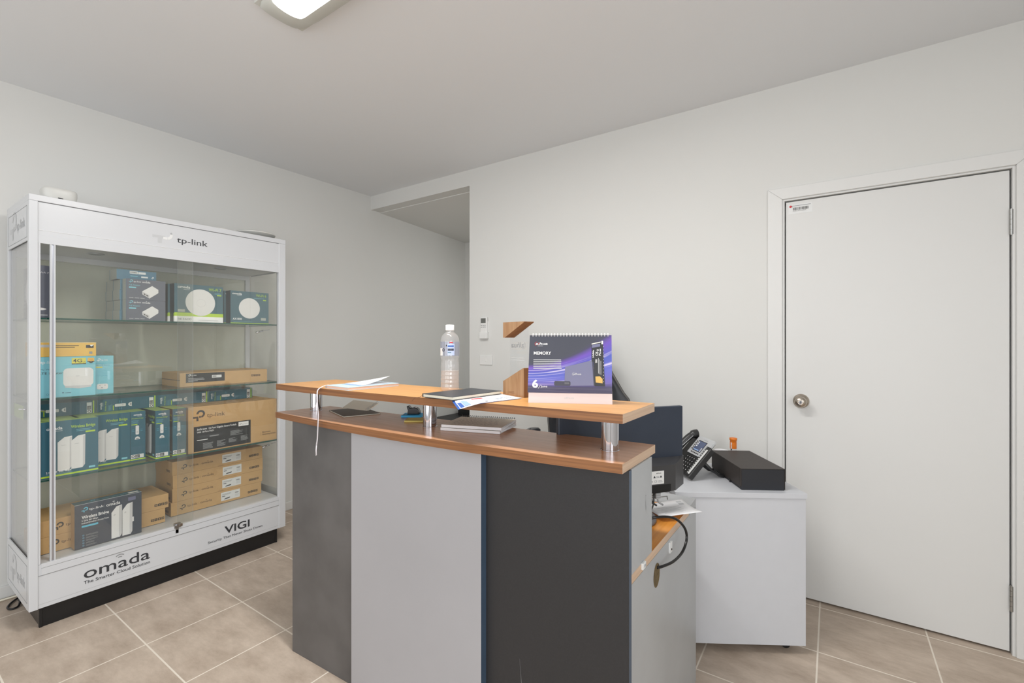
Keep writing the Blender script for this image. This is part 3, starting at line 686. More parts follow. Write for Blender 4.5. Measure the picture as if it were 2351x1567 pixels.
def b_long_black():
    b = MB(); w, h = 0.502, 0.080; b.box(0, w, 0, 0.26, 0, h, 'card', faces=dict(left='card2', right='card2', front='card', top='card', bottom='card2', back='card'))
    b.box(0.135, 0.19, -0.0006, 0, 0, 0.006, 'card2'); b.box(0.225, 0.28, -0.0006, 0, 0, 0.006, 'card2'); b.box(-0.0005, 0, 0, 0.26, h * .45, h * .50, 'inkbrown')
    s = front(); s.rect(0.030, 0.022, 0.240, 0.076, 'labelblack'); s.tplink(0.042, 0.060, 0.010, 'white', w=0.026); s.lines(0.042, 0.030, 0.135, 0.052, 3, 'lightgreytext', fill=0.35, ragged=0.6); s.rect(0.168, 0.044, 0.222, 0.060, 'labelwhite'); s.barcode(0.172, 0.047, 0.02, 0.010, 'ink')
    a = front(); a.icons(0.400, 0.038, 0.0125, 'inkbrown', 'card'); a.arc(0.208, 0.0, 0.005, 0.007, 0, 180, 'card2', 10)
    return b, [('label_print', s.mb), ('front_print', a.mb)]
carton('black_labelled_carton', b_long_black, 0.634, 0.13, 1.0525, 'long brown carton with black label alone on the second shelf', 'carton', name='switch_carton')
def b_big():
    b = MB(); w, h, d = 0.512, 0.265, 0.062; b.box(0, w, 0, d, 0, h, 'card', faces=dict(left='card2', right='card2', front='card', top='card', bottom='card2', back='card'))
    b.box(0.03, w - .03, 0.02, 0.022, h, h + 0.001, 'inkbrown')
    s = front(); s.rect(0.028, 0.006, 0.345, 0.150, 'labelblack'); 
    s.text('JetStream  16-Port Gigabit Smart Switch', 0.044, 0.128, 0.011, 'white', w=0.215, bold=0.012); s.text('with 16-Port PoE+', 0.044, 0.112, 0.010, 'white', w=0.090, bold=0.012)
    s.rect(0.272, 0.118, 0.332, 0.144, 'white'); s.tplink(0.277, 0.126, 0.009, 'greytext', w=0.034)
    s.poly([(0.044, 0.080), (0.180, 0.080), (0.196, 0.098), (0.060, 0.096)], 'darktext'); s.rect(0.110, 0.082, 0.160, 0.088, 'greytext'); s.rect(0.044, 0.068, 0.100, 0.072, 'white')
    for u, v, u1, v1 in ((0.075, 0.016, 0.130, 0.052), (0.150, 0.018, 0.200, 0.054), (0.215, 0.030, 0.268, 0.056), (0.285, 0.030, 0.332, 0.060), (0.225, 0.070, 0.300, 0.100)): s.lines(u, v, u1, v1, 7, 'greytext', fill=0.5, ragged=0.6)
    a = front(); a.tplogo(0.024, 0.182, 0.062, 'darktext'); a.text('tp-link', 0.096, 0.198, 0.024, 'inkbrown', w=0.098)
    a.rect(0.408, 0.036, 0.4088, 0.064, 'inkbrown'); a.text('Business', 0.418, 0.055, 0.009, 'inkbrown', w=0.052, bold=0.01); a.text('Networking Solution', 0.418, 0.040, 0.009, 'inkbrown', w=0.085, bold=0.01)
    return b, [('label_print', s.mb), ('front_print', a.mb)]
for k in range(5):
    carton('large_carton', b_big, 0.646 + (0.0 if k == 0 else -0.012 + 0.004 * (k % 2)), 0.050 + k * 0.0645, 0.6745, 'large upright brown switch carton, %s of the row on the third shelf' % ('front one', 'second from the front', 'third from the front', 'fourth from the front', 'rearmost')[k], 'carton', 'large upright brown cartons')

# ---- teal wireless bridge boxes
BW, BD, BH = 0.204, 0.066, 0.266
def bridge_art(a, mono=''):
    a.rect(0, 0.006, BW, 0.014, 'lime')
    a.text('omada', 0.018, 0.226, 0.014, 'white', w=0.055, bold=0.015); a.lines(0.045, 0.219, 0.073, 0.222, 1, 'white', ragged=0)
    a.text('Wireless Bridge', 0.103, 0.226, 0.014, 'lime', w=0.090, bold=0.01); a.lines(0.122, 0.209, 0.192, 0.222, 2, 'skyblue', fill=0.25, ragged=0.3); a.rect(0.156, 0.198, 0.192, 0.206, 'lime')
    for u in (0.056, 0.104):
        a.poly([(u, 0.030), (u + 0.040, 0.030), (u + 0.050, 0.045), (u + 0.051, 0.190), (u + 0.024, 0.187), (u, 0.165)], 'productwhite')
        a.poly([(u + 0.042, 0.034), (u + 0.050, 0.046), (u + 0.0505, 0.186), (u + 0.0425, 0.182)], 'productshade'); a.rect(u + 0.012, 0.148, u + 0.028, 0.1505, 'productshade')
    a.text('2.4 GHz  300 Mbps', 0.016, 0.025, 0.009, 'white', w=0.088, bold=0.015); a.lines(0.016, 0.0165, 0.120, 0.023, 2, 'skyblue', fill=0.2, ragged=0.4); a.rect(0.168, 0.022, 0.192, 0.031, 'skyblue')
def narrow_art(a, w=BD, h=BH):
    a.rect(0, 0.006, w, 0.012, 'lime'); a.text('omada', 0.014, 0.244, 0.009, 'white', w=0.036, bold=0.015); a.lines(0.030, 0.239, 0.050, 0.242, 1, 'white', ragged=0)
    a.text('Wireless Bridge', 0.004, 0.226, 0.006, 'lime', w=0.052); a.lines(0.004, 0.202, 0.040, 0.222, 4, 'skyblue', fill=0.2); a.rect(0.004, 0.194, 0.030, 0.198, 'lime')
    a.rrect(0.022, 0.142, 0.037, 0.190, 0.004, 'productwhite'); a.rect(0.026, 0.152, 0.033, 0.160, 'productshade')
    a.poly([(0.018, 0.116), (0.042, 0.116), (0.039, 0.127), (0.032, 0.132), (0.028, 0.132), (0.021, 0.127)], 'productwhite'); a.rect(0.024, 0.119, 0.036, 0.122, 'darktext')
    a.lines(0.006, 0.160, 0.018, 0.176, 2, 'cyan', fill=0.15); a.lines(0.042, 0.160, 0.056, 0.176, 2, 'cyan', fill=0.15); a.lines(0.004, 0.046, 0.060, 0.080, 10, 'poestrip', fill=0.2)
    a.rect(0.002, 0.016, 0.058, 0.036, 'labelwhite'); a.arc(0.011, 0.026, 0.004, 0.007, 0, 360, 'ink', 14); a.rect(0.020, 0.018, 0.040, 0.034, 'darktext'); a.lines(0.021, 0.019, 0.039, 0.033, 4, 'labelwhite', fill=0.3)
def b_bridge():
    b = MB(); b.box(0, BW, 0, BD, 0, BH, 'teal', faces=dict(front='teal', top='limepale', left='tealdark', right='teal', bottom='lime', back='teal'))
    a = front(); bridge_art(a); l = Art((0, BD, 0), (0, -1, 0), (0, 0, 1)); l.rect(0, 0.006, BD, 0.014, 'lime')
    return b, [('front_print', a.mb), ('side_print', l.mb)]
def b_bridge_side():
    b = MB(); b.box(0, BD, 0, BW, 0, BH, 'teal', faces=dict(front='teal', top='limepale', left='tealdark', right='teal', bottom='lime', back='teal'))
    a = front(); narrow_art(a)
    l = Art((0, BW, 0), (0, -1, 0), (0, 0, 1)); bridge_art(l)
    return b, [('front_print', a.mb), ('side_print', l.mb)]
Z3 = 0.6745
def bridge(lx, ly, label, z=Z3): return carton('wireless_bridge_box', b_bridge, lx, ly, z, label, 'box', 'teal wireless bridge boxes on the third shelf')
def bridge_side(lx, ly, label): return carton('wireless_bridge_box_side', b_bridge_side, lx, ly, Z3, label, 'box', 'teal wireless bridge boxes on the third shelf', name='wireless_bridge_box')
bridge(0.047, 0.045, 'teal wireless bridge box facing out behind the door handle, end one on the third shelf')
bridge(0.194, 0.1125, 'teal wireless bridge box with its picture half hidden by the teal box behind the handle')
for k, q in enumerate(('second', 'third', 'fourth')): bridge(0.194, 0.1805 + 0.0675 * k, 'teal bridge box, %s in the row behind the half hidden one' % q)
bridge_side(0.0475, 0.1125, 'teal box end on behind the box at the door handle, nearer the cabinet side')
bridge_side(0.1155, 0.1125, 'teal box end on behind the door handle box, nearer the half hidden box')
bridge_side(0.3995, 0.1125, 'teal box showing its narrow end, touching the half hidden picture box')
bridge_side(0.4890, 0.047, 'teal box showing its narrow end, middle one of three on the third shelf')
bridge_side(0.5690, 0.047, 'teal box showing its narrow end, beside the large brown carton')
def b_bridge_lying():
    b = MB(); b.box(0, BH, 0, 0.204, 0, BD, 'teal', faces=dict(front='teal', top='teal', left='limepale', right='lime', bottom='teal', back='teal'))
    a = Art((BH, 0, 0), (0, 0, 1), (-1, 0, 0)); narrow_art(a)
    return b, [('front_print', a.mb)]
for i, x in enumerate((0.020, 0.289, 0.557, 0.824)):
    carton('lying_bridge_box', b_bridge_lying, x, 0.23, 0.941, 'teal box lying on top of the row, %s' % ('behind the door handle', 'under the sky blue router box', 'third along the row', 'end one, above the large brown carton')[i], 'box', 'teal boxes lying on top of the row', name='wireless_bridge_box')

# ---- navy wireless bridge box on the cabinet floor
def b_navy():
    w, d, h = 0.266, 0.060, 0.216
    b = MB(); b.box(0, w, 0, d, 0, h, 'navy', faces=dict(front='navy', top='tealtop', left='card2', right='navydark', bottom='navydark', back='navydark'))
    a = front(); a.rect(0, h - 0.0016, w, h, 'lightgreytext'); a.tplink(0.026, 0.178, 0.016, 'cyan', w=0.056, mt='white'); a.rect(0.113, 0.176, 0.1136, 0.192, 'greytext'); a.omada(0.120, 0.178, 0.0155, 0.056, 'white', bold=0.006, arcs='white')
    a.text('Wireless Bridge', 0.026, 0.143, 0.0155, 'white', w=0.104, bold=0.018); a.text('5 GHz 867 Mbps', 0.026, 0.130, 0.0075, 'white', w=0.062, bold=0.006); a.text('Indoor/Outdoor Access Point', 0.026, 0.118, 0.0075, 'white', w=0.104, bold=0.006); a.rect(0.026, 0.101, 0.088, 0.110, 'cyan')
    for k in range(5):
        v = 0.062 - k * 0.0125; a.disc(0.032, v, 0.0045, 'poestrip', 12); a.lines(0.042, v - 0.004, 0.090, v + 0.004, 2, 'greytext', fill=0.35, ragged=0.4)
    for u in (0.140, 0.184):
        a.poly([(u, 0.008), (u + 0.034, 0.008), (u + 0.042, 0.022), (u + 0.043, 0.172), (u + 0.020, 0.168), (u, 0.140)], 'productwhite'); a.poly([(u + 0.030, 0.008), (u + 0.042, 0.022), (u + 0.043, 0.172), (u + 0.031, 0.166)], 'productshade'); a.tplogo(u + 0.008, 0.122, 0.008, 'greytext')
    a.rect(0.226, 0.070, 0.232, 0.094, 'productwhite'); a.rect(0.208, 0.182, 0.240, 0.200, 'hdd')
    t = Art((0, 0, h), (1, 0, 0), (0, 1, 0)); t.tplink(0.060, 0.020, 0.016, 'cyan', w=0.05); t.omada(0.150, 0.020, 0.014, 0.06, 'cyan'); t.rect(0.215, 0.010, 0.258, 0.034, 'productwhite')
    return b, [('front_print', a.mb), ('top_print', t.mb)]
carton('navy_bridge_box', b_navy, 0.166, 0.060, 0.303, 'navy box with white bridge picture on the cabinet floor at the left', 'box', name='wireless_bridge_box')

# ---- second shelf, left
Z2 = 1.0525
def b_router():
    w, d, h = 0.212, 0.075, 0.192; b = MB(); b.box(0, w, 0, d, 0, h, 'skyblue')
    a = front(); a.text('tp-link', 0.016, 0.160, 0.014, 'white', w=0.052); a.text('My Wi-Fi', 0.014, 0.130, 0.007, 'poestrip', w=0.05); a.text('LTE Router', 0.012, 0.110, 0.011, 'darktext', w=0.082)
    a.rrect(0.094, 0.048, 0.204, 0.136, 0.018, 'productwhite'); a.poly([(0.100, 0.044), (0.150, 0.036), (0.196, 0.042), (0.197, 0.050), (0.100, 0.052)], 'productshade'); a.rect(0.138, 0.096, 0.152, 0.099, 'productshade')
    a.rect(0.124, 0.158, 0.176, 0.184, 'yellowlab'); a.rect(0.124, 0.154, 0.176, 0.158, 'darktext'); a.text('4G', 0.128, 0.163, 0.017, 'darktext', w=0.034, bold=0.01); a.text('LTE', 0.165, 0.162, 0.006, 'darktext', w=0.009)
    a.rrect(0.182, 0.163, 0.207, 0.184, 0.005, 'yellow'); a.rect(0.181, 0.164, 0.208, 0.168, 'darktext'); a.text('N3', 0.188, 0.171, 0.008, 'orange', w=0.012); a.arc(0.195, 0.166, 0.004, 0.008, 180, 360, 'darktext', 10)
    a.arc(0.040, 0.016, 0.0035, 0.0045, 0, 360, 'poestrip', 14); a.rect(0.090, 0.018, 0.096, 0.023, 'poestrip'); a.lines(0.100, 0.018, 0.125, 0.023, 1, 'poestrip')
    return b, [('front_print', a.mb)]
def b_router_side():
    w, d, h = 0.074, 0.212, 0.192; b = MB(); b.box(0, w, 0, d, 0, h, 'skyblue')
    a = front(); a.tplink(0.008, 0.166, 0.010, 'white', w=0.026); a.lines(0.006, 0.152, 0.046, 0.156, 1, 'cyan'); a.text('4G LTE Router', 0.006, 0.142, 0.005, 'poestrip', w=0.054); a.rect(0.004, 0.131, 0.030, 0.137, 'yellowlab'); a.lines(0.006, 0.090, 0.056, 0.124, 7, 'cyan', fill=0.2)
    a.rrect(0.008, 0.022, 0.052, 0.050, 0.008, 'productwhite')
    for u in (0.020, 0.040): a.disc(u, 0.042, 0.002, 'greytext', 10)
    a.disc(0.028, 0.030, 0.003, 'greytext', 10)
    return b, [('front_print', a.mb)]
carton('router_box', b_router, 0.030, 0.052, Z2, 'sky blue router box with 4G badge facing out on the second shelf', 'box')
carton('router_box_side', b_router_side, 0.247, 0.085, Z2, 'sky blue router box turned end on beside the 4G one', 'box', name='router_box')
def b_yellow():
    w, d, h = 0.214, 0.20, 0.066; b = MB(); b.box(0, w, 0, d, 0, h, 'yellow'); b.box(-0.0003, w + 0.0003, -0.0003, d, h, h + 0.001, 'cream')
    a = front(); a.rect(0.0, 0.044, 0.054, 0.056, 'lightgreytext'); a.lines(0.060, 0.042, 0.155, 0.058, 2, 'chipboard', fill=0.4); a.rect(0.176, 0.040, 0.205, 0.054, 'darktext'); a.poly([(0.196, 0.046), (0.206, 0.056), (0.190, 0.054)], 'white'); a.lines(0.060, 0.008, 0.170, 0.034, 5, 'orange', fill=0.06)
    a.rect(0.188, 0.010, 0.200, 0.022, 'greytext')
    return b, [('front_print', a.mb)]
carton('yellow_box', b_yellow, 0.030, 0.052, Z2 + 0.193, 'yellow box lying on top of the sky blue router box', 'box')

# ---- top shelf
Z1 = 1.428
def b_ap7():
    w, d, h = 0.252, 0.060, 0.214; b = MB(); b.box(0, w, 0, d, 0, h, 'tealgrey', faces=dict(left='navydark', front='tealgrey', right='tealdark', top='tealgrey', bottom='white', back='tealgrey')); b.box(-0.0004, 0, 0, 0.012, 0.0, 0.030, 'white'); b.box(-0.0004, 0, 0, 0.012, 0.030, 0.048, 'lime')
    a = front(); a.rect(0, 0, w, 0.032, 'white'); a.rect(0, 0.032, w, 0.052, 'lime'); a.text('omada', 0.016, 0.190, 0.014, 'white', w=0.062, bold=0.015); a.lines(0.045, 0.182, 0.076, 0.186, 1, 'white', ragged=0)
    a.text('Wi-Fi 7', 0.174, 0.184, 0.017, 'lime', w=0.068, bold=0.006); a.lines(0.205, 0.168, 0.242, 0.180, 2, 'skyblue', fill=0.2); a.rect(0.218, 0.158, 0.242, 0.165, 'lime')
    a.disc(0.131, 0.113, 0.077, 'productwhite'); a.arc(0.134, 0.110, 0.022, 0.023, 0, 360, 'productshade', 30); a.text('BE3600', 0.016, 0.010, 0.012, 'greytext', w=0.068, bold=0.006); a.rect(0.016, 0.056, 0.052, 0.070, 'poeend')
    a.lines(0.12, 0.010, 0.235, 0.018, 1, 'lightgreytext', fill=.3)
    return b, [('front_print', a.mb)]
def b_ap6():
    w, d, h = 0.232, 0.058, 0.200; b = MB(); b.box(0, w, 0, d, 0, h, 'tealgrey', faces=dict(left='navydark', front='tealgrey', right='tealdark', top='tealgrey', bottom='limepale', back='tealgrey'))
    a = front(); a.rect(0, 0, w, 0.004, 'lime'); a.text('omada', 0.010, 0.178, 0.012, 'white', w=0.056, bold=0.015); a.lines(0.038, 0.171, 0.066, 0.174, 1, 'white', ragged=0)
    a.text('Wi-Fi 6', 0.152, 0.172, 0.016, 'lime', w=0.064, bold=0.004); a.lines(0.138, 0.161, 0.216, 0.167, 1, 'skyblue', fill=0.3); a.rect(0.196, 0.148, 0.216, 0.155, 'lime')
    a.disc(0.112, 0.096, 0.064, 'productwhite'); a.text('AX1800', 0.012, 0.022, 0.012, 'white', w=0.054, bold=0.018); a.rect(0.182, 0.022, 0.214, 0.038, 'poeend'); a.lines(0.016, 0.010, 0.160, 0.014, 1, 'skyblue', fill=.3)
    return b, [('front_print', a.mb)]
for k, q in enumerate(('front one with the white disc picture', 'second from the front', 'third from the front', 'rearmost')):
    carton('access_point_box', b_ap7, 0.578 - (0, 0.010, 0.022, 0.024)[k], 0.050 + 0.0615 * k, Z1, 'grey teal Wi-Fi 7 box on the top shelf, %s' % q, 'box', 'Wi-Fi 7 boxes')
for k, q in enumerate(('front one with the round picture', 'second from the front', 'rearmost')):
    carton('access_point_box_small', b_ap6, 0.872 - (0, 0.012, 0.014)[k], 0.050 + 0.06 * k, Z1, 'smaller grey teal box reading Wi-Fi 6, %s' % q, 'box', 'Wi-Fi 6 boxes', name='access_point_box')
def b_apleft():
    w, d, h = 0.055, 0.24, 0.242; b = MB(); b.box(0, w, 0, d, 0, h, 'greypoe', faces=dict(left='navydark', front='greypoe', right='greypoe', top='lightgreytext', bottom='greypoe', back='greypoe'))
    a = front(); a.text('Wi-Fi 7', 0.008, 0.205, 0.008, 'white', w=0.036); a.disc(0.012, 0.040, 0.024, 'productwhite', ry=0.006); a.rect(0.006, 0.010, 0.040, 0.014, 'lightgreytext')
    l = Art((0, d, 0), (0, -1, 0), (0, 0, 1)); l.disc(0.12, 0.125, 0.075, 'productwhite'); l.disc(0.12, 0.125, 0.025, 'productshade'); l.lines(0.015, 0.03, 0.05, 0.21, 9, 'greytext', fill=.5)
    return b, [('front_print', a.mb), ('side_print', l.mb)]
carton('access_point_box_end', b_apleft, 0.030, 0.050, Z1, 'grey blue access point box turned end on behind the door handle on the top shelf', 'box', name='access_point_box')
PW, PD, PH = 0.173, 0.054, 0.109
def b_poe():
    b = MB(); b.box(0, PW, 0, PD, 0, PH - 0.001, 'greypoe', faces=dict(front='greypoe', left='poeend', right='poeend', top='poestrip', bottom='greypoe', back='greypoe')); b.box(-0.0004, 0, 0, 0.004, 0, PH - 0.001, 'poestrip')
    a = front(); a.tplink(0.012, 0.090, 0.011, 'skyblue', w=0.032, mt='white'); a.omada(0.068, 0.091, 0.009, 0.036, 'white', bold=0.008, arcs='white'); a.text('PoE Adapter', 0.012, 0.073, 0.0075, 'skyblue', w=0.048); a.rect(0.012, 0.060, 0.042, 0.067, 'skyblue')
    a.poly([(0.068, 0.030), (0.100, 0.010), (0.140, 0.042), (0.140, 0.060), (0.112, 0.078), (0.068, 0.046)], 'productwhite'); a.poly([(0.068, 0.030), (0.100, 0.010), (0.100, 0.028), (0.068, 0.046)], 'productshade'); a.poly([(0.075, 0.031), (0.082, 0.026), (0.082, 0.032), (0.075, 0.036)], 'ink'); a.poly([(0.086, 0.024), (0.094, 0.019), (0.094, 0.025), (0.086, 0.030)], 'ink')
    for u in (0.012, 0.036, 0.060): a.lines(u, 0.008, u + 0.020, 0.013, 1, 'lightgreytext', ragged=0.1)
    return b, [('front_print', a.mb)]
def b_poe_lying():
    b = MB(); b.box(0, PW, 0, PH, 0, PD - 0.001, 'greypoe', faces=dict(front='poestrip', left='poeend', right='poeend', top='greypoe', bottom='greypoe', back='poestrip')); b.box(-0.0004, 0, PH - 0.006, PH, 0, PD - 0.001, 'poestrip')
    a = front(); a.rect(0.055, 0.034, 0.090, 0.048, 'labelwhite'); a.barcode(0.058, 0.037, 0.028, 0.008, 'ink'); a.rect(0.092, 0.034, 0.125, 0.046, 'labelwhite'); a.lines(0.058, 0.020, 0.100, 0.028, 1, 'skyblue'); a.rect(0.105, 0.016, 0.135, 0.024, 'labelwhite'); a.tplogo(0.150, 0.014, 0.012, 'white')
    return b, [('front_print', a.mb)]
for k in range(2): carton('adapter_box', b_poe, 0.364, 0.052, Z1 + k * PH, 'upright grey adapter box with adapter picture, %s of the two on the top shelf' % ('lower', 'upper')[k], 'box', 'grey adapter boxes')
for c in range(2):
    for k in range(5 if c == 0 else 4):
        carton('lying_adapter_box', b_poe_lying, 0.352 + (0.003 if k % 2 else 0) + (-0.012 if k == 4 else 0), 0.108 + c * 0.111, Z1 + k * PD, 'grey adapter box lying flat, %s from the bottom of the %s column' % (('first', 'second', 'third', 'fourth', 'fifth')[k], ('nearer', 'farther')[c]), 'box', 'grey adapter boxes', name='adapter_box')

# ---- things on the cabinet top
t = thing('wireless_router', 'small white router on the left end of the cabinet top', 'router', cabpos(0.128, 0.15, 1.983), R(90))
b = MB()
def sup(w, d, n=40, e=4.0): return [(w * math.copysign(abs(math.cos(2 * PI * k / n)) ** (2 / e), math.cos(2 * PI * k / n)), d * math.copysign(abs(math.sin(2 * PI * k / n)) ** (2 / e), math.sin(2 * PI * k / n))) for k in range(n)]
rows = [[(x, y, z) for x, y in sup(0.064 * q, 0.05 * q)] for q, z in ((0.80, 0.0), (0.88, 0.006), (0.95, 0.022), (1.0, 0.044), (1.0, 0.060), (0.97, 0.068), (0.90, 0.072))]
b.grid(rows, 'routerwhite', closed=True); b.add(rows[-1], [tuple(range(40))], 'routerwhite'); b.add(rows[0], [tuple(reversed(range(40)))], 'discgrey'); obj('body', b, t)
b = MB(); b.box(-0.012, 0.006, -0.050, -0.044, 0.020, 0.026, 'darkgap'); obj('port', b, t)
t = thing('smoke_puck', 'thin white round disc near the middle of the cabinet top', 'disc', cabpos(0.855, 0.13, 1.983), R(90))
t.name = 'round_sensor'
b = MB(); b.lathe([(0.036, 0), (0.042, 0.004), (0.042, 0.020), (0.036, 0.027), (0.010, 0.029)], 'routerwhite', 36); obj('body', b, t)
b = MB(); b.lathe([(0.0445, 0.000), (0.0445, 0.006), (0.042, 0.008)], 'discgrey', 36, cap1=False); obj('mounting_ring', b, t)
t = thing('access_point', 'large grey round access point lying on the right end of the cabinet top', 'access point', cabpos(1.069, 0.15, 1.983), R(90))
b = MB(); b.lathe([(0.060, 0.0), (0.088, 0.004), (0.112, 0.022), (0.118, 0.032), (0.116, 0.038), (0.100, 0.042), (0.02, 0.044)], 'discgrey', 48); obj('body', b, t)
b = MB(); b.lathe([(0.118, 0.0305), (0.1195, 0.034), (0.118, 0.0365)], 'routerwhite', 48, cap0=False, cap1=False); obj('rim', b, t)
# power lead on the floor behind the cabinet
t = thing('power_cord', 'black power cord curled on the floor under the back corner of the display cabinet', 'cord', (-3.38, 0.50, 0))
b = MB(); b.tube(crs([(-3.47, 0.56, 0.010), (-3.44, 0.535, 0.007), (-3.40, 0.500, 0.006), (-3.35, 0.478, 0.006), (-3.315, 0.485, 0.006), (-3.32, 0.508, 0.006), (-3.36, 0.522, 0.010), (-3.40, 0.525, 0.008)], 8), 0.0045, 'black', 10); wobj('cable', b, t)
t = thing('cable_strip', 'thin white cable lying along the foot of the left wall', 'cable', (-3.48, 0.3, 0))
b = MB(); b.tube([(-3.478, 0.0, 0.006), (-3.475, 0.3, 0.006), (-3.468, 0.5, 0.006), (-3.46, 0.9, 0.006)], 0.005, 'cream', 8); wobj('cable', b, t)

# ============================================================ RECEPTION COUNTER
ct = thing('reception_counter', 'grey reception counter with two bowed beech tops on chrome posts', 'reception counter', (-1.2, 1.25, 0))
def deck(FL, FR, BR, BL, bow, z0, z1, top, name):
    FL, FR, BR, BL = map(Vector, (FL, FR, BR, BL)); n = 40; pts = []
    for i in range(n + 1):
        t = i / n; p = FL.lerp(FR, t); p.y -= bow * 4 * t * (1 - t); pts.append((p.x, p.y))
    poly = pts + [tuple(BR), tuple(BL)]
    b = MB(); N = len(poly); vs = [(x, y, z0) for x, y in poly] + [(x, y, z1) for x, y in poly]
    b.add(vs, [tuple(reversed(range(N)))], 'beech_edge'); b.add(vs, [tuple(range(N, 2 * N))], top)
    for i in range(N): b.add(vs, [(i, (i + 1) % N, N + (i + 1) % N, N + i)], 'beech_end' if i in (n, n + 2) else 'beech_edge')
    bm = bmesh.new(); return wobj(name, b, ct, 0.0012)
deck((-2.036, 1.105), (-0.442, 1.138), (-0.444, 1.410), (-2.003, 1.355), 0.043, 0.980, 1.005, 'beech_lower', 'lower_top')
deck((-2.014, 1.095), (-0.445, 1.148), (-0.445, 1.407), (-2.005, 1.389), 0.020, 1.106, 1.131, 'beech_top', 'upper_shelf')
for x, y in ((-1.932, 1.236), (-1.228, 1.246), (-0.5316, 1.272)):
    b = MB(); b.lathe([(0.0255, 1.005), (0.0255, 1.106)], 'chrome', 48, Matrix.Translation((x, y, 0)), cap0=False, cap1=False); b.lathe([(0.027, 1.005), (0.027, 1.0065), (0.0255, 1.0068)], 'chrome', 48, Matrix.Translation((x, y, 0)), cap0=False, cap1=False); wobj('post', b, ct)
def fy(x): return 1.102 + (x + 1.895) / (1.895 - 0.4386) * (1.176 - 1.102)
def slab(x0, x1, off, th, z0, z1, m, ml=None, mr=None):
    b = MB(); a, c = fy(x0) + off, fy(x1) + off
    vs = [(x0, a, z0), (x1, c, z0), (x1, c + th, z0), (x0, a + th, z0), (x0, a, z1), (x1, c, z1), (x1, c + th, z1), (x0, a + th, z1)]
    b.add(vs, [(0, 1, 5, 4), (3, 2, 1, 0), (4, 5, 6, 7), (2, 3, 7, 6)], m); b.add(vs, [(1, 2, 6, 5)], mr or m); b.add(vs, [(3, 0, 4, 7)], ml or m); return b
wobj('front_panel', slab(-1.895, -1.475, 0, 0.018, 0.0, 0.979, 'panel_l'), ct, label='mottled dark grey left front panel')
wobj('front_panel', slab(-1.490, -0.893, -0.025, 0.025, 0.0, 0.979, 'panel_m', mr='panel_edge'), ct, label='light grey raised middle front panel')
wobj('front_panel', slab(-0.930, -0.4386, 0, 0.018, 0.0, 0.979, 'panel_d', mr='panel_edge'), ct, label='speckled charcoal right front panel')
a = Art((-0.893, fy(-0.893) - 0.0002, 0), (1, 0.0508, 0), (0, 0, 1)); a.k = 0.0004
b = MB(); b.box(-0.892, -0.874, fy(-0.88) - 0.012, fy(-0.88), 0.0, 0.979, 'panel_edge'); 
b = MB(); b.box(-0.4566, -0.4386, 1.195, 1.362, 0.700, 0.979, 'panel_side'); wobj('side_panel', b, ct)
b = MB(); b.box(-1.895, -1.877, 1.122, 1.35, 0.0, 0.979, 'panel_side'); wobj('side_panel', b, ct)
b = MB(); b.box(-0.4566, -0.4386, 1.195, 1.897, 0.0, 0.674, 'panel_side'); side = wobj('side_panel', b, ct)
b = MB(); b.box(-1.877, -0.4566, 1.344, 1.362, 0.700, 0.979, 'panel_side'); wobj('back_panel', b, ct)
b = MB(); b.box(-1.875, -0.4386, 1.195, 1.79, 0.675, 0.700, 'beech_desk', faces=dict(front='beech_end', right='beech_end', back='beech_end', left='beech_end', top='beech_desk', bottom='beech_end'))
wobj('desk_top', b, ct, 0.001)
b = MB(); b.add([(-1.875, 1.79, .675), (-.4386, 1.79, .675), (-.4386, 1.897, .675), (-1.875, 1.897, .675), (-1.875, 1.80, .702), (-.4386, 1.80, .702), (-.4386, 1.897, .708), (-1.875, 1.897, .708)], [(0, 3, 2, 1), (4, 5, 6, 7), (0, 1, 5, 4), (1, 2, 6, 5), (2, 3, 7, 6), (3, 0, 4, 7)], 'cap_grey'); wobj('end_strip', b, ct, 0.001)
# cut-out, bracket tab, clip and scuffs on the side panel
b = MB(); n = 28; b.add([(-0.4382, 1.407 + 0.030 * math.cos(2 * PI * k / n), 0.612 + 0.036 * math.sin(2 * PI * k / n)) for k in range(n)], [tuple(range(n))], 'chipboard'); wobj('cable_cutout', b, ct)
b = MB(); b.prism([(-0.4386, 1.535), (-0.434, 1.535), (-0.4335, 1.556), (-0.4386, 1.556)], 0.630, 0.664, 'labelwhite'); b.cyl(0.003, 0, 0.002, 'ink', 12, Matrix.Translation((-0.4338, 1.547, 0.640)) @ Matrix.Rotation(R(90), 4, 'Y')); wobj('torn_sticker', b, ct)
b = MB(); b.box(-0.4386, -0.432, 1.268, 1.292, 0.684, 0.702, 'labelwhite'); b.box(-0.4386, -0.430, 1.274, 1.288, 0.690, 0.696, 'cap_grey'); wobj('cable_clip', b, ct, 0.001)
a = Art((-0.4386, 0, 0), (0, 1, 0), (0, 0, 1)); 
a.poly([(1.305, 0.862), (1.309, 0.868), (1.308, 0.858), (1.312, 0.845), (1.309, 0.835), (1.306, 0.848)], 'greytext'); a.poly([(1.306, 0.880), (1.309, 0.882), (1.308, 0.877)], 'darktext')
wobj('scuff_mark', a.mb, ct)
a = Art((0, 0, 0), (1, 0.0508, 0), (0, 0, 1)); y_ = fy(-0.75)
def scr(x, z, dx, dz, w, m):
    q = fy(x) - 0.0004; q2 = fy(x + dx) - 0.0004; mb_.add([(x, q, z), (x + w, q, z), (x + dx + w * .3, q2, z + dz), (x + dx, q2, z + dz)], [(0, 1, 2, 3)], m)
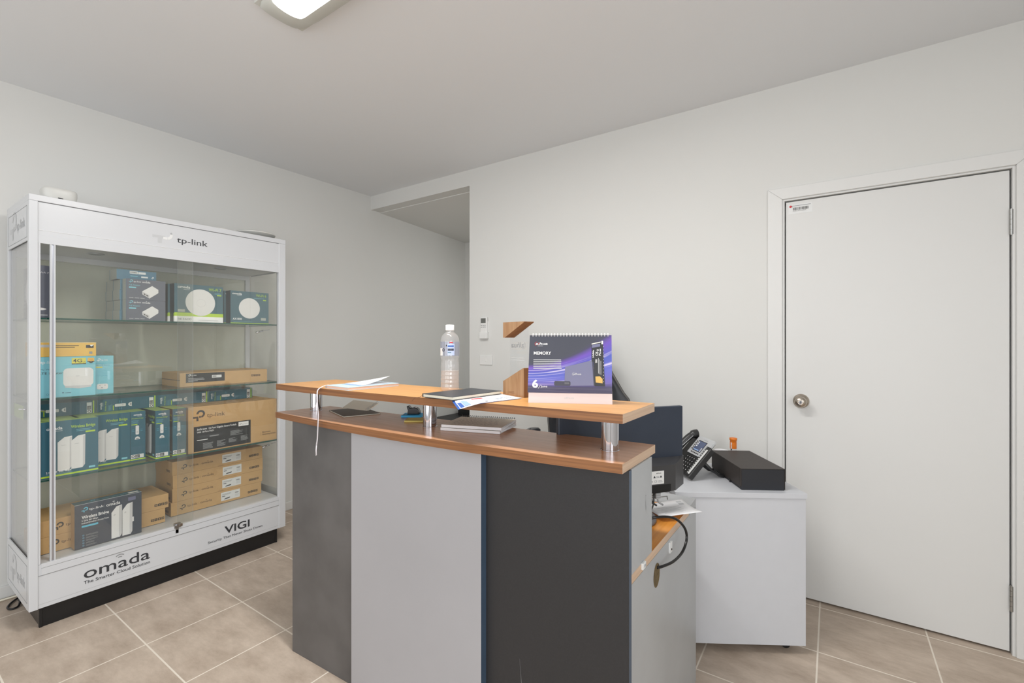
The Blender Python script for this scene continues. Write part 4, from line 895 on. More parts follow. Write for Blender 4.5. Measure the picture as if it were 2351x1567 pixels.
mb_ = MB(); scr(-0.765, 0.30, -0.006, 0.070, 0.0008, 'greytext'); wobj('scratch', mb_, ct); mb_ = MB(); scr(-0.705, 0.262, 0.003, 0.035, 0.0035, 'beech_top'); scr(-0.7045, 0.285, 0.001, 0.030, 0.002, 'labelwhite'); wobj('scratch', mb_, ct)

# ---- on the upper shelf
ZU = 1.1312
def rectprism(b, ox, oy, w, d, rz, z0, z1, m, top=None):
    M = Matrix.Translation((ox, oy, 0)) @ Matrix.Rotation(rz, 4, 'Z'); b.box(0, w, 0, d, z0, z1, m, M=M, faces=dict(front=m, left=m, right=m, back=m, top=top or m, bottom=m)); return b
# pale blue book with a hanging white ribbon
t = thing('book', 'pale blue covered book with a long white ribbon hanging over the counter edge', 'book', (-1.670, 1.109, ZU), R(-3.2))
w, d = 0.160, 0.238
b = MB(); b.box(0.002, w - 0.002, 0.002, d - 0.002, 0.0015, 0.0105, 'pinkpages'); obj('page_block', b, t)
b = MB(); b.box(0, w, 0, d, 0, 0.0014, 'paleblue'); b.box(0, w, 0, d, 0.0106, 0.012, 'paleblue'); b.box(0, 0.0015, 0, d, 0, 0.012, 'paleblue'); obj('cover', b, t, 0.0004)
b = MB(); b.box(0.02, 0.13, 0.06, 0.20, 0.0122, 0.0126, 'bluelight'); obj('cover_print', b, t)
rib = crs([(-1.662, 1.118, 1.1440), (-1.668, 1.098, 1.1400), (-1.680, 1.082, 1.1250), (-1.668, 1.072, 1.100), (-1.660, 1.068, 1.067), (-1.652, 1.066, 1.03), (-1.652, 1.065, 1.000), (-1.656, 1.066, 0.965), (-1.660, 1.067, 0.935), (-1.667, 1.068, 0.912)], 6)
b = MB(); rows = [[(p.x - 0.0045, p.y, p.z), (p.x + 0.0045, p.y - 0.001, p.z)] for p in rib]
b.grid(rows, 'ribbon'); p = rib[-1]
b.grid([[(p.x - 0.0040, p.y, p.z), (p.x + 0.0030, p.y, p.z)], [(p.x - 0.001, p.y - 0.004, p.z - 0.020), (p.x + 0.0065, p.y - 0.004, p.z - 0.018)], [(p.x - 0.003, p.y - 0.002, p.z - 0.044), (p.x + 0.005, p.y - 0.002, p.z - 0.038)]], 'ribbon')
me = b.mesh('bookmark_ribbon'); me.transform(t.matrix_basis.inverted() if False else (Matrix.Translation((-1.670, 1.109, ZU)) @ Matrix.Rotation(R(-3.2), 4, 'Z')).inverted())
o = obj('bookmark_ribbon', me, t); so = o.modifiers.new('thickness', 'SOLIDIFY'); so.thickness = 0.0004
t = thing('folded_paper', 'folded white sheet of paper standing open on the pale blue book', 'paper', (-1.59, 1.20, ZU + 0.0128), 0)
b = MB(); A = [(-0.070, -0.005, 0.0004), (0.062, -0.02, 0.0004), (0.062, 0.125, 0.0004), (-0.078, 0.13, 0.0004)]
b.grid([[A[0], A[1]], [A[3], A[2]]], 'paper')
b.grid([[(-0.070 + 0.132 * u, -0.005 - 0.015 * u + 0.135 * v, 0.0010 + 0.028 * v ** 1.4 * (0.25 + 0.75 * u)) for u in [i / 6 for i in range(7)]] for v in [j / 6 for j in range(7)]], 'paper'); o = obj('sheet', b, t); so = o.modifiers.new('thickness', 'SOLIDIFY'); so.thickness = 0.0003
# water bottle
t = thing('water_bottle', 'clear plastic water bottle with white cap, part full, on the upper shelf', 'bottle', (-1.194, 1.318, ZU))
prof = [(0.026, 0.001), (0.032, 0.003), (0.0345, 0.012)]
z = 0.020
while z < 0.088: prof += [(0.0350, z), (0.0335, z + 0.006), (0.0350, z + 0.012)]; z += 0.0145
prof += [(0.0342, 0.100), (0.0325, 0.110), (0.0320, 0.117), (0.0345, 0.125), (0.0355, 0.130), (0.0355, 0.185), (0.0340, 0.197), (0.0290, 0.209), (0.0200, 0.218), (0.0145, 0.222), (0.0135, 0.226), (0.0135, 0.240)]
b = MB(); b.lathe(prof, 'bottle', 48, cap1=False); obj('bottle_body', b, t)
b = MB(); b.lathe([(max(0.001, r - 0.0012), z_ + 0.0008) for r, z_ in prof if z_ < 0.075] + [(0.0335, 0.076)], 'waterglass', 48, cap0=False); obj('water', b, t)
b = MB(); b.lathe([(0.0358, 0.132), (0.0358, 0.186)], 'label_film', 48, cap0=False, cap1=False)
def band(a0, a1, z0, z1, m, r=0.0361, n=10):
    rows = [[(r * math.cos(R(a0 + (a1 - a0) * i / n)), r * math.sin(R(a0 + (a1 - a0) * i / n)), zz) for i in range(n + 1)] for zz in (z0, z1)]; b.grid(rows, m)
band(-150, -95, 0.134, 0.162, 'labelwhite'); band(-155, -135, 0.137, 0.158, 'lightgreytext', r=0.0363)
for k in range(5): band(-154 + k * 4, -152.5 + k * 4, 0.138, 0.157, 'greytext', r=0.0365, n=2)
band(-62, -20, 0.135, 0.178, 'labelblue'); band(-50, -30, 0.180, 0.185, 'red', r=0.0363); band(-60, -25, 0.166, 0.172, 'blueprint', r=0.0364, n=6); band(-60, -25, 0.152, 0.160, 'hddark', r=0.0364, n=6); band(-60, -40, 0.144, 0.147, 'poestrip', r=0.0364, n=6)
band(-72, -66, 0.168, 0.174, 'ink', r=0.0363, n=3)
Mr = Matrix.Rotation(R(-90), 4, 'Z')
pts = []; fs = []
for i in range(21):
    q = 2 * PI * i / 20
    for rr in (0.0035, 0.006): a_ = R(-90) + rr * math.cos(q) / 0.0364; pts.append((0.0364 * math.cos(a_), 0.0364 * math.sin(a_), 0.155 + rr * math.sin(q)))
b.add(pts, [(2 * i, 2 * i + 1, 2 * i + 3, 2 * i + 2) for i in range(20)], 'hddark'); obj('label', b, t)
b = MB(); b.lathe([(0.0162, 0.2285), (0.0168, 0.230), (0.0160, 0.232), (0.0163, 0.247), (0.0150, 0.2495), (0.006, 0.250)], 'capwhite', 40); obj('cap', b, t)
# brochure under the notebook
t = thing('brochure', 'blue and white printed brochures fanned under the black notebook, overhanging the shelf', 'brochure', (-0.93, 1.19, ZU))
b = MB(); P0, P1, P2, P3 = Vector((-1.005, 1.118, 0)), Vector((-0.8886, 1.020, 0)), Vector((-0.8365, 1.2676, 0)), Vector((-0.965, 1.325, 0))
def sheet(bb, o, ang, zz, m, mlow=None, k0=0.0):
    rows = []
    for j in range(11):
        v = j / 10; row = []
        for i in range(7):
            u = i / 6; p = P0.lerp(P1, u).lerp(P3.lerp(P2, u), v); dz = zz - 0.010 * max(0, 0.30 - v) * u * 6 * 0.55 * (1 if p.y < 1.10 else 0.0)
            row.append((p.x + o[0] - (-0.93), p.y + o[1] - 1.19, dz))
        rows.append(row)
    bb.grid(rows, m)
sheet(b, (0, -0.004), 0, 0.0008, 'blueprint'); o = obj('lower_sheet', b, t); o.modifiers.new('s', 'SOLIDIFY').thickness = 0.0006
b = MB(); sheet(b, (0.002, 0.004), 0, 0.0022, 'paper'); o = obj('upper_sheet', b, t); o.modifiers.new('s', 'SOLIDIFY').thickness = 0.0006
def bl(u, v, zz): 
    p = P0.lerp(P1, u).lerp(P3.lerp(P2, u), v); return (p.x + 0.93, p.y - 1.19, zz - (0.010 * max(0, 0.30 - v) * u * 3.3 if p.y < 1.10 else 0))
b = MB()
def patch(u0, v0, u1, v1, m, zz=0.0029): b.add([bl(u0, v0, zz), bl(u1, v0, zz), bl(u1, v1, zz), bl(u0, v1, zz)], [(0, 1, 2, 3)], m)
patch(0.05, 0.10, 0.93, 0.19, 'bluelight'); patch(0.5, 0.03, 0.97, 0.09, 'blueprint', 0.0025); patch(0.3, 0.30, 0.42, 0.50, 'red'); patch(0.85, 0.42, 0.93, 0.46, 'hddark')
for i in range(9): patch(0.45 + 0.05 * random.random() + 0.4 * random.random(), 0.60 + 0.035 * i, 0.55 + 0.45 * random.random(), 0.612 + 0.035 * i, 'bluelight' if i % 2 else 'greytext')
obj('print', b, t)
# black notebook
t = thing('notebook', 'black hardcover notebook with cream pages lying across the brochures', 'notebook', (-1.119, 1.100, ZU + 0.0032), R(-5))
w, d = 0.146, 0.232
b = MB(); b.box(0.002, w - 0.0025, 0.003, d - 0.003, 0.0012, 0.0098, 'pages'); obj('page_block', b, t)
b = MB(); b.box(0, w, 0, d, 0, 0.0012, 'blackcover'); b.box(0, w, 0, d, 0.0098, 0.0115, 'blackcover'); b.box(0, 0.0016, 0, d, 0, 0.0115, 'blackcover'); obj('cover', b, t, 0.0005)
b = MB(); b.tube(crs([(0.003, 0.012, 0.006), (-0.002, 0.001, 0.004), (-0.004, -0.008, 0.000), (-0.010, -0.022, -0.002), (-0.016, -0.030, -0.012)], 6), 0.0012, 'ribbonbrown', 6, flat=0.5); obj('bookmark_ribbon', b, t)
# trophy
t = thing('trophy', 'wooden and clear acrylic award seen from behind, beside the desk calendar', 'trophy', (-0.9576, 1.334, ZU), R(-20))
def tr(poly, y0, y1):
    b = MB(); n = len(poly); vs = [(x, y0, z) for x, z in poly] + [(x, y1, z) for x, z in poly]
    b.add(vs, [tuple(range(n)), tuple(reversed(range(n, 2 * n)))], 'trophy_wood'); b.add(vs, [((i + 1) % n, i, n + i, n + (i + 1) % n) for i in range(n)], 'trophy_side'); return b
obj('base', tr([(0, 0), (0.122, 0), (0.122, 0.0985), (0.118, 0.0985), (0, 0.047)], 0, 0.042), t, 0.0008)
obj('top_block', tr([(0.0, 0.200), (0.010, 0.200), (0.122, 0.2505), (0.122, 0.2535), (0.0, 0.2535)], 0, 0.042), t, 0.0008)
b = MB(); b.box(0.018, 0.116, 0.017, 0.025, 0.03, 0.238, 'acrylic'); pn = obj('acrylic_plate', b, t)
a = Art((0, 0.0168, 0), (1, 0, 0), (0, 0, 1)); a.dahua(0.028, 0.166, 0.018, 'greytext', w=0.088, mirror=True); a.lines(0.028, 0.122, 0.106, 0.138, 2, 'lightgreytext', fill=0.15, ragged=0.1); art_obj('etched_lettering', a, pn)
a = Art((0, 0, 0), (1, 0, 0), (0, 0, 1)); a.lines(0.034, 0.010, 0.070, 0.018, 2, 'trophy_side', fill=0.4); art_obj('engraving', a, t)
# desk calendar
t = thing('desk_calendar', 'wire bound tent calendar open at June, standing on the upper counter shelf', 'calendar', (-0.766, 1.199, ZU), R(25.7))
w, hh, dp = 0.252, 0.2085, 0.085; lean = 0.018
b = MB(); b.add([(0, 0, 0), (w, 0, 0), (w - .004, lean, hh - .004), (0.005, lean, hh - .004), (0, dp, 0), (w, dp, 0)], [(0, 1, 2, 3), (1, 0, 4, 5)], 'calwhite')
b.add([(0, dp, 0), (w, dp, 0), (w - .004, lean + .003, hh - .004), (0.005, lean + .003, hh - .004)], [(1, 0, 3, 2)], 'calwhite')
o = obj('stand', b, t); so = o.modifiers.new('s', 'SOLIDIFY'); so.thickness = 0.0012
V = Vector((0, lean, hh)).normalized()
a = Art(V * 0.031, (1, 0, 0), V); a.k = 0.0030
b = MB(); NV = a.N
def Q(u, v, k): return tuple(a.O + a.U * u + a.V * v + a.N * k)
pw, ph = w + 0.0, 0.1755
b.add([Q(-0.002, 0, .0015), Q(pw - .001, 0, .0015), Q(pw - .002, ph, .0015), Q(0.003, ph, .0015), Q(-0.002, 0, .0030), Q(pw - .001, 0, .0030), Q(pw - .002, ph, .0020), Q(0.003, ph, .0020)], [(0, 3, 2, 1), (0, 1, 5, 4), (1, 2, 6, 5), (2, 3, 7, 6), (3, 0, 4, 7)], 'paper')
o = len(b.v); b.add([Q(-0.002, 0, .0031), Q(pw - .001, 0, .0031), Q(pw - .002, ph, .0021), Q(0.003, ph, .0021)], [(0, 1, 2, 3)], 'calendar_art'); b.uv = {o: (0, 0), o + 1: (1, 0), o + 2: (1, 1), o + 3: (0, 1)}
pg = obj('page', b, t)
a = Art(V * 0.031, (1, 0, 0), V); a.k = 0.0034
a.dahua(0.016, 0.146, 0.0075, 'white', red='red', w=0.042); a.lines(0.028, 0.1425, 0.044, 0.144, 1, 'white', ragged=0); a.text('MEMORY', 0.016, 0.116, 0.0095, 'white', w=0.053, bold=0.01)
a.lines(0.015, 0.073, 0.102, 0.104, 6, 'lightgreytext', fill=0.42, ragged=0.03)
a.text('6', 0.012, 0.016, 0.0225, 'white', w=0.018, bold=0.04); a.poly([(0.030, 0.013), (0.0312, 0.013), (0.038, 0.024), (0.0368, 0.024)], 'white'); a.text('June', 0.038, 0.0165, 0.0065, 'white', w=0.020)
a.poly([(0.110, 0.036), (0.112, 0.079), (0.190, 0.099), (0.196, 0.094), (0.200, 0.024), (0.125, 0.022)], 'hdd'); a.poly([(0.192, 0.099), (0.196, 0.094), (0.200, 0.024), (0.197, 0.024)], 'hddark'); a.dahua(0.132, 0.055, 0.006, 'lightgreytext', w=0.028)
a.rrect(0.079, 0.022, 0.128, 0.036, 0.004, 'hddark'); a.lines(0.110, 0.028, 0.126, 0.033, 3, 'greytext', fill=.3)
a.poly([(0.200, 0.022), (0.230, 0.022), (0.224, 0.156), (0.191, 0.148), (0.191, 0.097), (0.197, 0.094)], 'labelblack'); a.poly([(0.191, 0.147), (0.218, 0.153), (0.218, 0.156), (0.191, 0.150)], 'cream'); a.poly([(0.192, 0.137), (0.216, 0.141), (0.216, 0.150), (0.192, 0.146)], 'hdd')
a.rect(0.220, 0.148, 0.225, 0.158, 'labelwhite'); a.poly([(0.203, 0.033), (0.223, 0.031), (0.223, 0.044), (0.215, 0.052), (0.202, 0.051)], 'gold')
for k in range(12): a.disc(0.2255 + 0.0001 * k, 0.036 + k * 0.0095, 0.0009, 'white', 8)
def vtext(a, s, u, v, h, w, m):
    vs, fs = font_mesh(s, 0.02); x0 = min(q[0] for q in vs); x1 = max(q[0] for q in vs); a.put([(u - q[1] * h / 0.7, v + (q[0] - x0) * w / (x1 - x0)) for q in vs], fs, m)
vtext(a, 'NVMe', 0.198, 0.108, 0.0045, 0.022, 'white'); vtext(a, 'CE', 0.209, 0.113, 0.0060, 0.012, 'white'); vtext(a, 'FC', 0.218, 0.114, 0.0060, 0.010, 'white'); vtext(a, 'SSD', 0.207, 0.092, 0.0050, 0.011, 'white')
for k in range(3): a.rect(0.2105 + k * 0.0035, 0.060 - k * .002, 0.2118 + k * 0.0035, 0.106 - k * 0.004, 'lightgreytext')
a.rect(0.215, 0.126, 0.218, 0.134, 'white'); a.arc(0.209, 0.130, 0.002, 0.003, 0, 360, 'white', 10)
art_obj('page_print', a, pg)
b = MB()
for i in range(25):
    x = 0.012 + i * (w - 0.026) / 24; c = V * 0.2065
    for dx in (0, 0.0022): b.tube([(x + dx, c.y + 0.0015 + 0.0052 * math.cos(2 * PI * k / 12), c.z + 0.0055 * math.sin(2 * PI * k / 12)) for k in range(13)], 0.0005, 'white', 5)
obj('wire_binding', b, t)
a = Art((0, 0, 0), (1, 0, 0), V); a.text('alhua', 0.108, 0.014, 0.006, 'lightgreytext', w=0.030, bold=0.015, shear=0.2); art_obj('base_print', a, t)

# ---- on the lower top
ZL = 1.0052
t = thing('notebook_closed', 'thin brown grey notebook lying near the left post on the lower top', 'notebook', (-1.862, 1.2556, ZL), R(-19.5)); t.name = 'notebook'
b = MB(); b.box(0.001, 0.219, 0.001, 0.154, 0.0006, 0.0034, 'pages'); obj('page_block', b, t)
b = MB(); b.box(0, 0.22, 0, 0.155, 0, 0.0006, 'browncover'); b.box(0, 0.22, 0, 0.155, 0.0034, 0.0042, 'browncover'); b.box(0, 0.001, 0, 0.155, 0, 0.0042, 'browncover'); obj('cover', b, t)
t = thing('notepad', 'cream spiral notepad propped up at the back of the lower top', 'notepad', (-1.875, 1.330, ZL + 0.004), R(2))
b = MB(); b.add([(0, 0, 0), (0.17, 0, 0), (0.17, 0.065, 0.028), (0, 0.065, 0.030), (0, 0.002, -0.003), (0.17, 0.002, -0.003), (0.17, 0.068, 0.024), (0, 0.068, 0.026)], [(0, 1, 2, 3), (7, 6, 5, 4), (4, 5, 1, 0), (5, 6, 2, 1), (6, 7, 3, 2), (7, 4, 0, 3)], 'cream'); obj('pages', b, t)
b = MB()
for k in range(9): 
    f = k / 8; b.tube([(0.166 + 0.006 * math.cos(2 * PI * q / 10), 0.004 + 0.060 * f, 0.004 + 0.026 * f + 0.005 * math.sin(2 * PI * q / 10)) for q in range(11)], 0.0006, 'cap_grey', 5)
obj('spiral', b, t)
t = thing('tape_dispenser', 'small black tape dispenser on a blue pad behind the middle post', 'tape dispenser', (-1.445, 1.372, ZL + 0.0085), R(30))
b = MB(); pr = [(-0.026, 0.0), (0.026, 0.0), (0.028, 0.010), (0.020, 0.024), (0.006, 0.030), (-0.012, 0.026), (-0.020, 0.036), (-0.028, 0.034), (-0.022, 0.016)]
n = len(pr); vs = [(x, -0.014, z) for x, z in pr] + [(x, 0.014, z) for x, z in pr]; b.add(vs, [tuple(range(n)), tuple(reversed(range(n, 2 * n)))] + [((i + 1) % n, i, n + i, n + (i + 1) % n) for i in range(n)], 'blackgloss'); obj('body', b, t, 0.003, 3)
b = MB(); b.lathe([(0.010, -0.010), (0.010, 0.010)], 'frost', 24, Matrix.Translation((0.004, 0, 0.022)) @ Matrix.Rotation(R(90), 4, 'X')); obj('tape_roll', b, t)
t = thing('sticky_note_pad', 'blue pad of sticky notes under the black tape dispenser', 'sticky notes', (-1.445, 1.370, ZL), R(30))
b = MB(); b.box(-0.042, 0.042, -0.036, 0.036, 0, 0.008, 'postit_blue'); obj('sheets', b, t, 0.0005)
b = MB(); b.box(-0.042, 0.030, -0.038, 0.034, 0.0081, 0.0084, 'postit_blue', M=Matrix.Rotation(R(6), 4, 'Z')); obj('loose_sheet', b, t)
t = thing('sticky_note_pad_yellow', 'mustard yellow pad of sticky notes beside the middle post', 'sticky notes', (-1.3647, 1.2454, ZL), R(34)); t.name = 'sticky_note_pad'
b = MB(); b.box(0, 0.074, 0, 0.074, 0, 0.006, 'postit_yellow'); obj('sheets', b, t, 0.0005)
b = MB(); b.box(0.0, 0.073, 0.001, 0.073, 0.0061, 0.0063, 'postit_yellow', M=Matrix.Rotation(R(2), 4, 'Z')); obj('loose_sheet', b, t)
for k in range(2):
    t = thing('spiral_notebook', ('lower spiral notebook with curled white pages, under the one with handwriting', 'upper spiral notebook open at a page of handwriting, right of the middle post')[k], 'notebook', (-1.136 + 0.004 * k, 1.205, ZL + 0.0006 + 0.0112 * k), R(16.3 + 1.5 * k), 'spiral notebooks on the lower top')
    w, d = 0.222, 0.178
    b = MB(); b.box(0, w, 0, d, 0, 0.0095, 'notewhite', faces=dict(front='notewhite', left='notewhite', right='notewhite', back='notewhite', bottom='browncover', top='notepaper')); obj('pages', b, t, 0.0012)
    b = MB(); b.grid([[(w - 0.04, 0.01, 0.0050), (w - 0.04, d - 0.02, 0.0050)], [(w + 0.002, 0.006, 0.0060), (w + 0.004, d - 0.03, 0.0065)], [(w + 0.012 - 0.006 * k, 0.02, 0.0080), (w + 0.022 - 0.016 * k, d - 0.06, 0.0090)]], 'paper'); o = obj('loose_page', b, t); o.modifiers.new('s', 'SOLIDIFY').thickness = 0.0004
    b = MB()
    for i in range(26): x = 0.006 + i * (w - 0.012) / 25; b.tube([(x, d - 0.002 + 0.0070 * math.cos(2 * PI * q / 10), 0.0084 + 0.0076 * math.sin(2 * PI * q / 10)) for q in range(11)], 0.0009, 'darktext', 5)
    obj('spiral', b, t)
    if k:
        a = Art((0, 0, 0.0097), (1, 0, 0), (0, 1, 0))
        for r_ in range(15):
            u = 0.022 + 0.006 * random.random()
            while u < 0.19 - 0.03 * random.random():
                L_ = 0.006 + 0.014 * random.random(); v = 0.018 + r_ * 0.0098
                pts = []; nn = 7
                for i in range(nn): pts.append((u + L_ * i / nn, v + (0.0022 if i % 2 else 0) * (0.5 + random.random())))
                for i in range(nn - 1): a.put([pts[i], (pts[i][0] + 0.0012, pts[i][1]), (pts[i + 1][0] + 0.0012, pts[i + 1][1]), pts[i + 1]], [(0, 1, 2, 3)], 'pencil'); a.k -= 0.00006
                u += L_ + 0.005
        art_obj('handwriting', a, t)

# ---- monitor on the desk
MZ = 0.7005
mon = thing('monitor', 'black all in one computer monitor seen from behind on the desk', 'monitor', (-0.605, 1.572, MZ), R(52.7))
b = MB(); b.box(-0.25, 0.25, 0.002, 0.022, 0.094, 0.3805, 'monitor'); obj('screen_housing', b, mon, 0.004, 3)
b = MB(); b.box(-0.247, 0.247, 0.022, 0.0235, 0.110, 0.376, 'blackgloss'); obj('display', b, mon)
b = MB(); pr = [(-0.25, 0.018), (-0.25, -0.002), (-0.17, -0.060), (0.17, -0.060), (0.25, -0.002), (0.25, 0.018)]
n = len(pr); z0, z1 = 0.095, 0.199
lo = [(x, y, z0 + (0.0 if y > -0.03 else 0.0)) for x, y in pr]; hi = [(x, y, z1 + (0.0 if y > -0.03 else -0.012)) for x, y in pr]
# underside is open between the shoulders where the sockets are
b.add(lo + hi, [tuple(reversed(range(n, 2 * n)))[::-1]], 'monitorbox'); b.add(lo + hi, [((i + 1) % n, i, n + i, n + (i + 1) % n)[::-1] for i in (0, 1, 2, 3, 4)], 'monitorbox'); b.add(lo + hi, [(5, 0, n, n + 5)], 'monitorbox'); b.add(lo + hi, [tuple(reversed(range(n)))], 'monitorbox')
obj('rear_housing', b, mon, 0.003, 2)
b = MB(); b.box(0.055, 0.150, -0.0612, -0.0598, 0.096, 0.120, 'darkgap'); b.box(0.06, 0.145, -0.0612, -0.04, 0.0935, 0.097, 'darkgap'); obj('socket_recess', b, mon)
a = Art((0.060, -0.0603, 0.124), (1, 0, 0), (0, 0, 1)); a.rect(0, 0, 0.062, 0.045, 'labelwhite'); a.text('alhua', 0.030, 0.036, 0.004, 'darktext', w=0.020, bold=0.02, shear=0.2); a.poly([(0.018, 0.022), (0.028, 0.022), (0.023, 0.030)], 'darktext'); a.poly([(0.044, 0.022), (0.054, 0.022), (0.049, 0.030)], 'darktext'); a.lines(0.030, 0.022, 0.042, 0.030, 2, 'greytext', ragged=0); a.text('CE', 0.022, 0.006, 0.008, 'greytext', w=0.012); a.lines(0.038, 0.006, 0.056, 0.014, 2, 'greytext'); a.rect(0.008, 0.008, 0.016, 0.012, 'greytext'); art_obj('rating_label', a, mon)
b = MB(); b.box(-0.03, 0.03, -0.035, -0.012, 0.015, 0.100, 'monitorbox'); obj('neck', b, mon, 0.003)
b = MB(); b.lathe([(0.100, 0.0), (0.104, 0.003), (0.103, 0.012), (0.085, 0.020), (0.030, 0.024)], 'basegrey', 48, Matrix.Translation((0.0, -0.010, 0))); obj('base', b, mon)
for x, y, m in ((0.070, -0.045, 'black'), (0.095, -0.047, 'cap_grey')):
    b = MB(); b.box(x, x + 0.018, y - 0.006, y + 0.006, 0.070, 0.097, m)
    for k in range(3): b.box(x - 0.0008, x + 0.0188, y - 0.007, y + 0.007, 0.073 + k * 0.007, 0.076 + k * 0.007, 'frost' if m == 'black' else 'greytext')
    b.tube([(x + 0.009, y, 0.071), (x + 0.02, y + 0.004, 0.052), (x + 0.04, y + 0.012, 0.040)], 0.0035, m, 8); obj('plug', b, mon)
b = MB(); b.tube([(0.112, -0.045, 0.072), (0.150, -0.040, 0.070), (0.152, -0.038, 0.058)], 0.0018, 'hinge', 6); obj('clip', b, mon)
t = thing('monitor_cable', 'thin black cable hanging from the monitor sockets down behind the counter side', 'cable', (-0.5, 1.55, MZ))
b = MB(); b.tube(crs([(-0.512, 1.612, 0.800), (-0.508, 1.600, 0.785), (-0.500, 1.560, 0.760), (-0.505, 1.500, 0.735), (-0.520, 1.440, 0.708), (-0.56, 1.41, 0.704)], 8), 0.0026, 'black', 8); wobj('cable', b, t)
t = thing('data_cable', 'black cable looping out over the desk edge into the oval cut-out in the counter side', 'cable', (-0.42, 1.45, 0.7))
b = MB(); b.tube(crs([(-0.60, 1.45, 0.704), (-0.53, 1.455, 0.730), (-0.470, 1.480, 0.756), (-0.425, 1.530, 0.750), (-0.402, 1.575, 0.712), (-0.395, 1.585, 0.672), (-0.398, 1.545, 0.642), (-0.408, 1.480, 0.634), (-0.425, 1.430, 0.634), (-0.4375, 1.408, 0.634)], 10), 0.0042, 'blackgloss', 12); wobj('cable', b, t)
# paper on the desk end
t = thing('paper_sheet', 'white printed sheet lying over the edge of the desk end', 'paper', (-0.47, 1.72, 0.71))
b = MB(); C = [(-0.585, 1.690), (-0.470, 1.815), (-0.372, 1.704), (-0.482, 1.600)]
rows = []
for j in range(9):
    v = j / 8; rows.append([((C[0][0] * (1 - u) + C[1][0] * u) * (1 - v) + (C[3][0] * (1 - u) + C[2][0] * u) * v, (C[0][1] * (1 - u) + C[1][1] * u) * (1 - v) + (C[3][1] * (1 - u) + C[2][1] * u) * v, 0.7115 + 0.010 * u + 0.006 * v - 0.006 * math.sin(PI * v) * u) for u in [i / 8 for i in range(9)]])
b.grid(rows, 'paper'); o = wobj('sheet', b, t); so = o.modifiers.new('s', 'SOLIDIFY'); so.thickness = 0.0003
b = MB()
def pc(u, v): 
    return ((C[0][0] * (1 - u) + C[1][0] * u) * (1 - v) + (C[3][0] * (1 - u) + C[2][0] * u) * v, (C[0][1] * (1 - u) + C[1][1] * u) * (1 - v) + (C[3][1] * (1 - u) + C[2][1] * u) * v, 0.7115 + 0.010 * u + 0.006 * v - 0.006 * math.sin(PI * v) * u + 0.0006)
for u0, v0, u1, v1, m in [(0.80, 0.08, 0.92, 0.16, 'lightgreytext'), (0.80, 0.2, 0.92, 0.3, 'lightgreytext')] + [(0.15 + 0.05 * (k % 3), 0.35 + 0.06 * k, 0.75 - 0.1 * (k % 2), 0.365 + 0.06 * k, 'lightgreytext') for k in range(8)]:
    b.add([pc(u0, v0), pc(u1, v0), pc(u1, v1), pc(u0, v1)], [(0, 3, 2, 1)], m)
wobj('print', b, t)

# ============================================================ WHITE PEDESTAL
ped = thing('white_cabinet', 'white melamine office cabinet between the counter and the door', 'cabinet', (-0.087, 2.306, 0), R(32)); ped.name = 'office_cabinet'
W2, D2 = 0.545, 0.48
b = MB(); b.box(-W2 + 0.004, -0.004, 0.004, D2, 0.040, 0.657, 'melwhite'); obj('body', b, ped, 0.001)
b = MB(); b.box(-W2, 0, 0, D2 + 0.002, 0.658, 0.680, 'melwhite'); obj('top', b, ped, 0.001)
for x, y in ((-W2 + 0.06, 0.06), (-0.06, 0.06), (-W2 + 0.06, D2 - 0.06), (-0.06, D2 - 0.06)):
    b = MB(); b.cyl(0.018, -0.010, 0.010, 'black', 20, Matrix.Translation((x, y, 0.018)) @ Matrix.Rotation(R(90), 4, 'X')); b.box(x - 0.008, x + 0.008, y - 0.013, y + 0.013, 0.030, 0.041, 'black'); obj('castor', b, ped)
b = MB(); b.box(-W2 + 0.010, -W2 + 0.055, -0.006, 0.004, 0.645, 0.656, 'black'); b.cyl(0.006, 0, 0.006, 'chrome', 16, Matrix.Translation((-W2 + 0.006, -0.001, 0.652)) @ Matrix.Rotation(R(90), 4, 'X')); obj('hinge', b, ped)
b = MB(); b.box(-W2 + 0.002, -W2 + 0.004, 0.02, D2 - 0.01, 0.06, 0.640, 'melwhite'); obj('door', b, ped, 0.0005)
# black carton on the pedestal
t = thing('black_box', 'long matt black cardboard box on the white office cabinet', 'box', (-0.3234, 2.203, 0.6805), R(31.5))
w, d, h = 0.1825, 0.335, 0.0915
b = MB(); b.box(0.002, w - 0.002, 0.001, d, 0, h - 0.003, 'boxfront'); obj('tray', b, t, 0.001)
b = MB(); b.box(-0.001, w + 0.001, 0.0, d + 0.001, h - 0.0025, h, 'boxblack'); b.box(-0.0012, 0.001, 0.012, d, 0.010, h - 0.002, 'boxblack'); b.box(w - 0.001, w + 0.0012, 0.0, d, 0.002, h - 0.002, 'boxblack'); b.box(-0.001, 0.0015, 0.0, 0.012, 0.014, h - 0.002, 'boxblack'); obj('lid', b, t, 0.0008)
b = MB(); b.cyl(0.007, -0.003, 0.0, 'black', 16, Matrix.Translation((-0.0012, 0.115, 0.008)) @ Matrix.Rotation(R(90), 4, 'Y')); obj('side_tab', b, t)
t = thing('tablet_tube', 'orange and white tablet tube standing behind the black box', 'tube', (-0.425, 2.640, 0.6805))
b = MB(); b.lathe([(0.0162, 0), (0.0162, 0.112)], 'tubeorange', 28); b.lathe([(0.0164, 0.0), (0.0164, 0.082)], 'labelwhite', 28, cap0=False, cap1=False); 
for k in range(6): b.box(-0.0095, -0.0035, -0.0168, -0.0135, 0.068 + k * 0.008, 0.0735 + k * 0.008, 'ink' if k < 2 else 'labelwhite')
obj('tube', b, t)
b = MB(); b.lathe([(0.0160, 0.108), (0.0160, 0.124), (0.0185, 0.126), (0.0185, 0.136), (0.012, 0.1375)], 'tubeorange', 28); obj('cap', b, t)
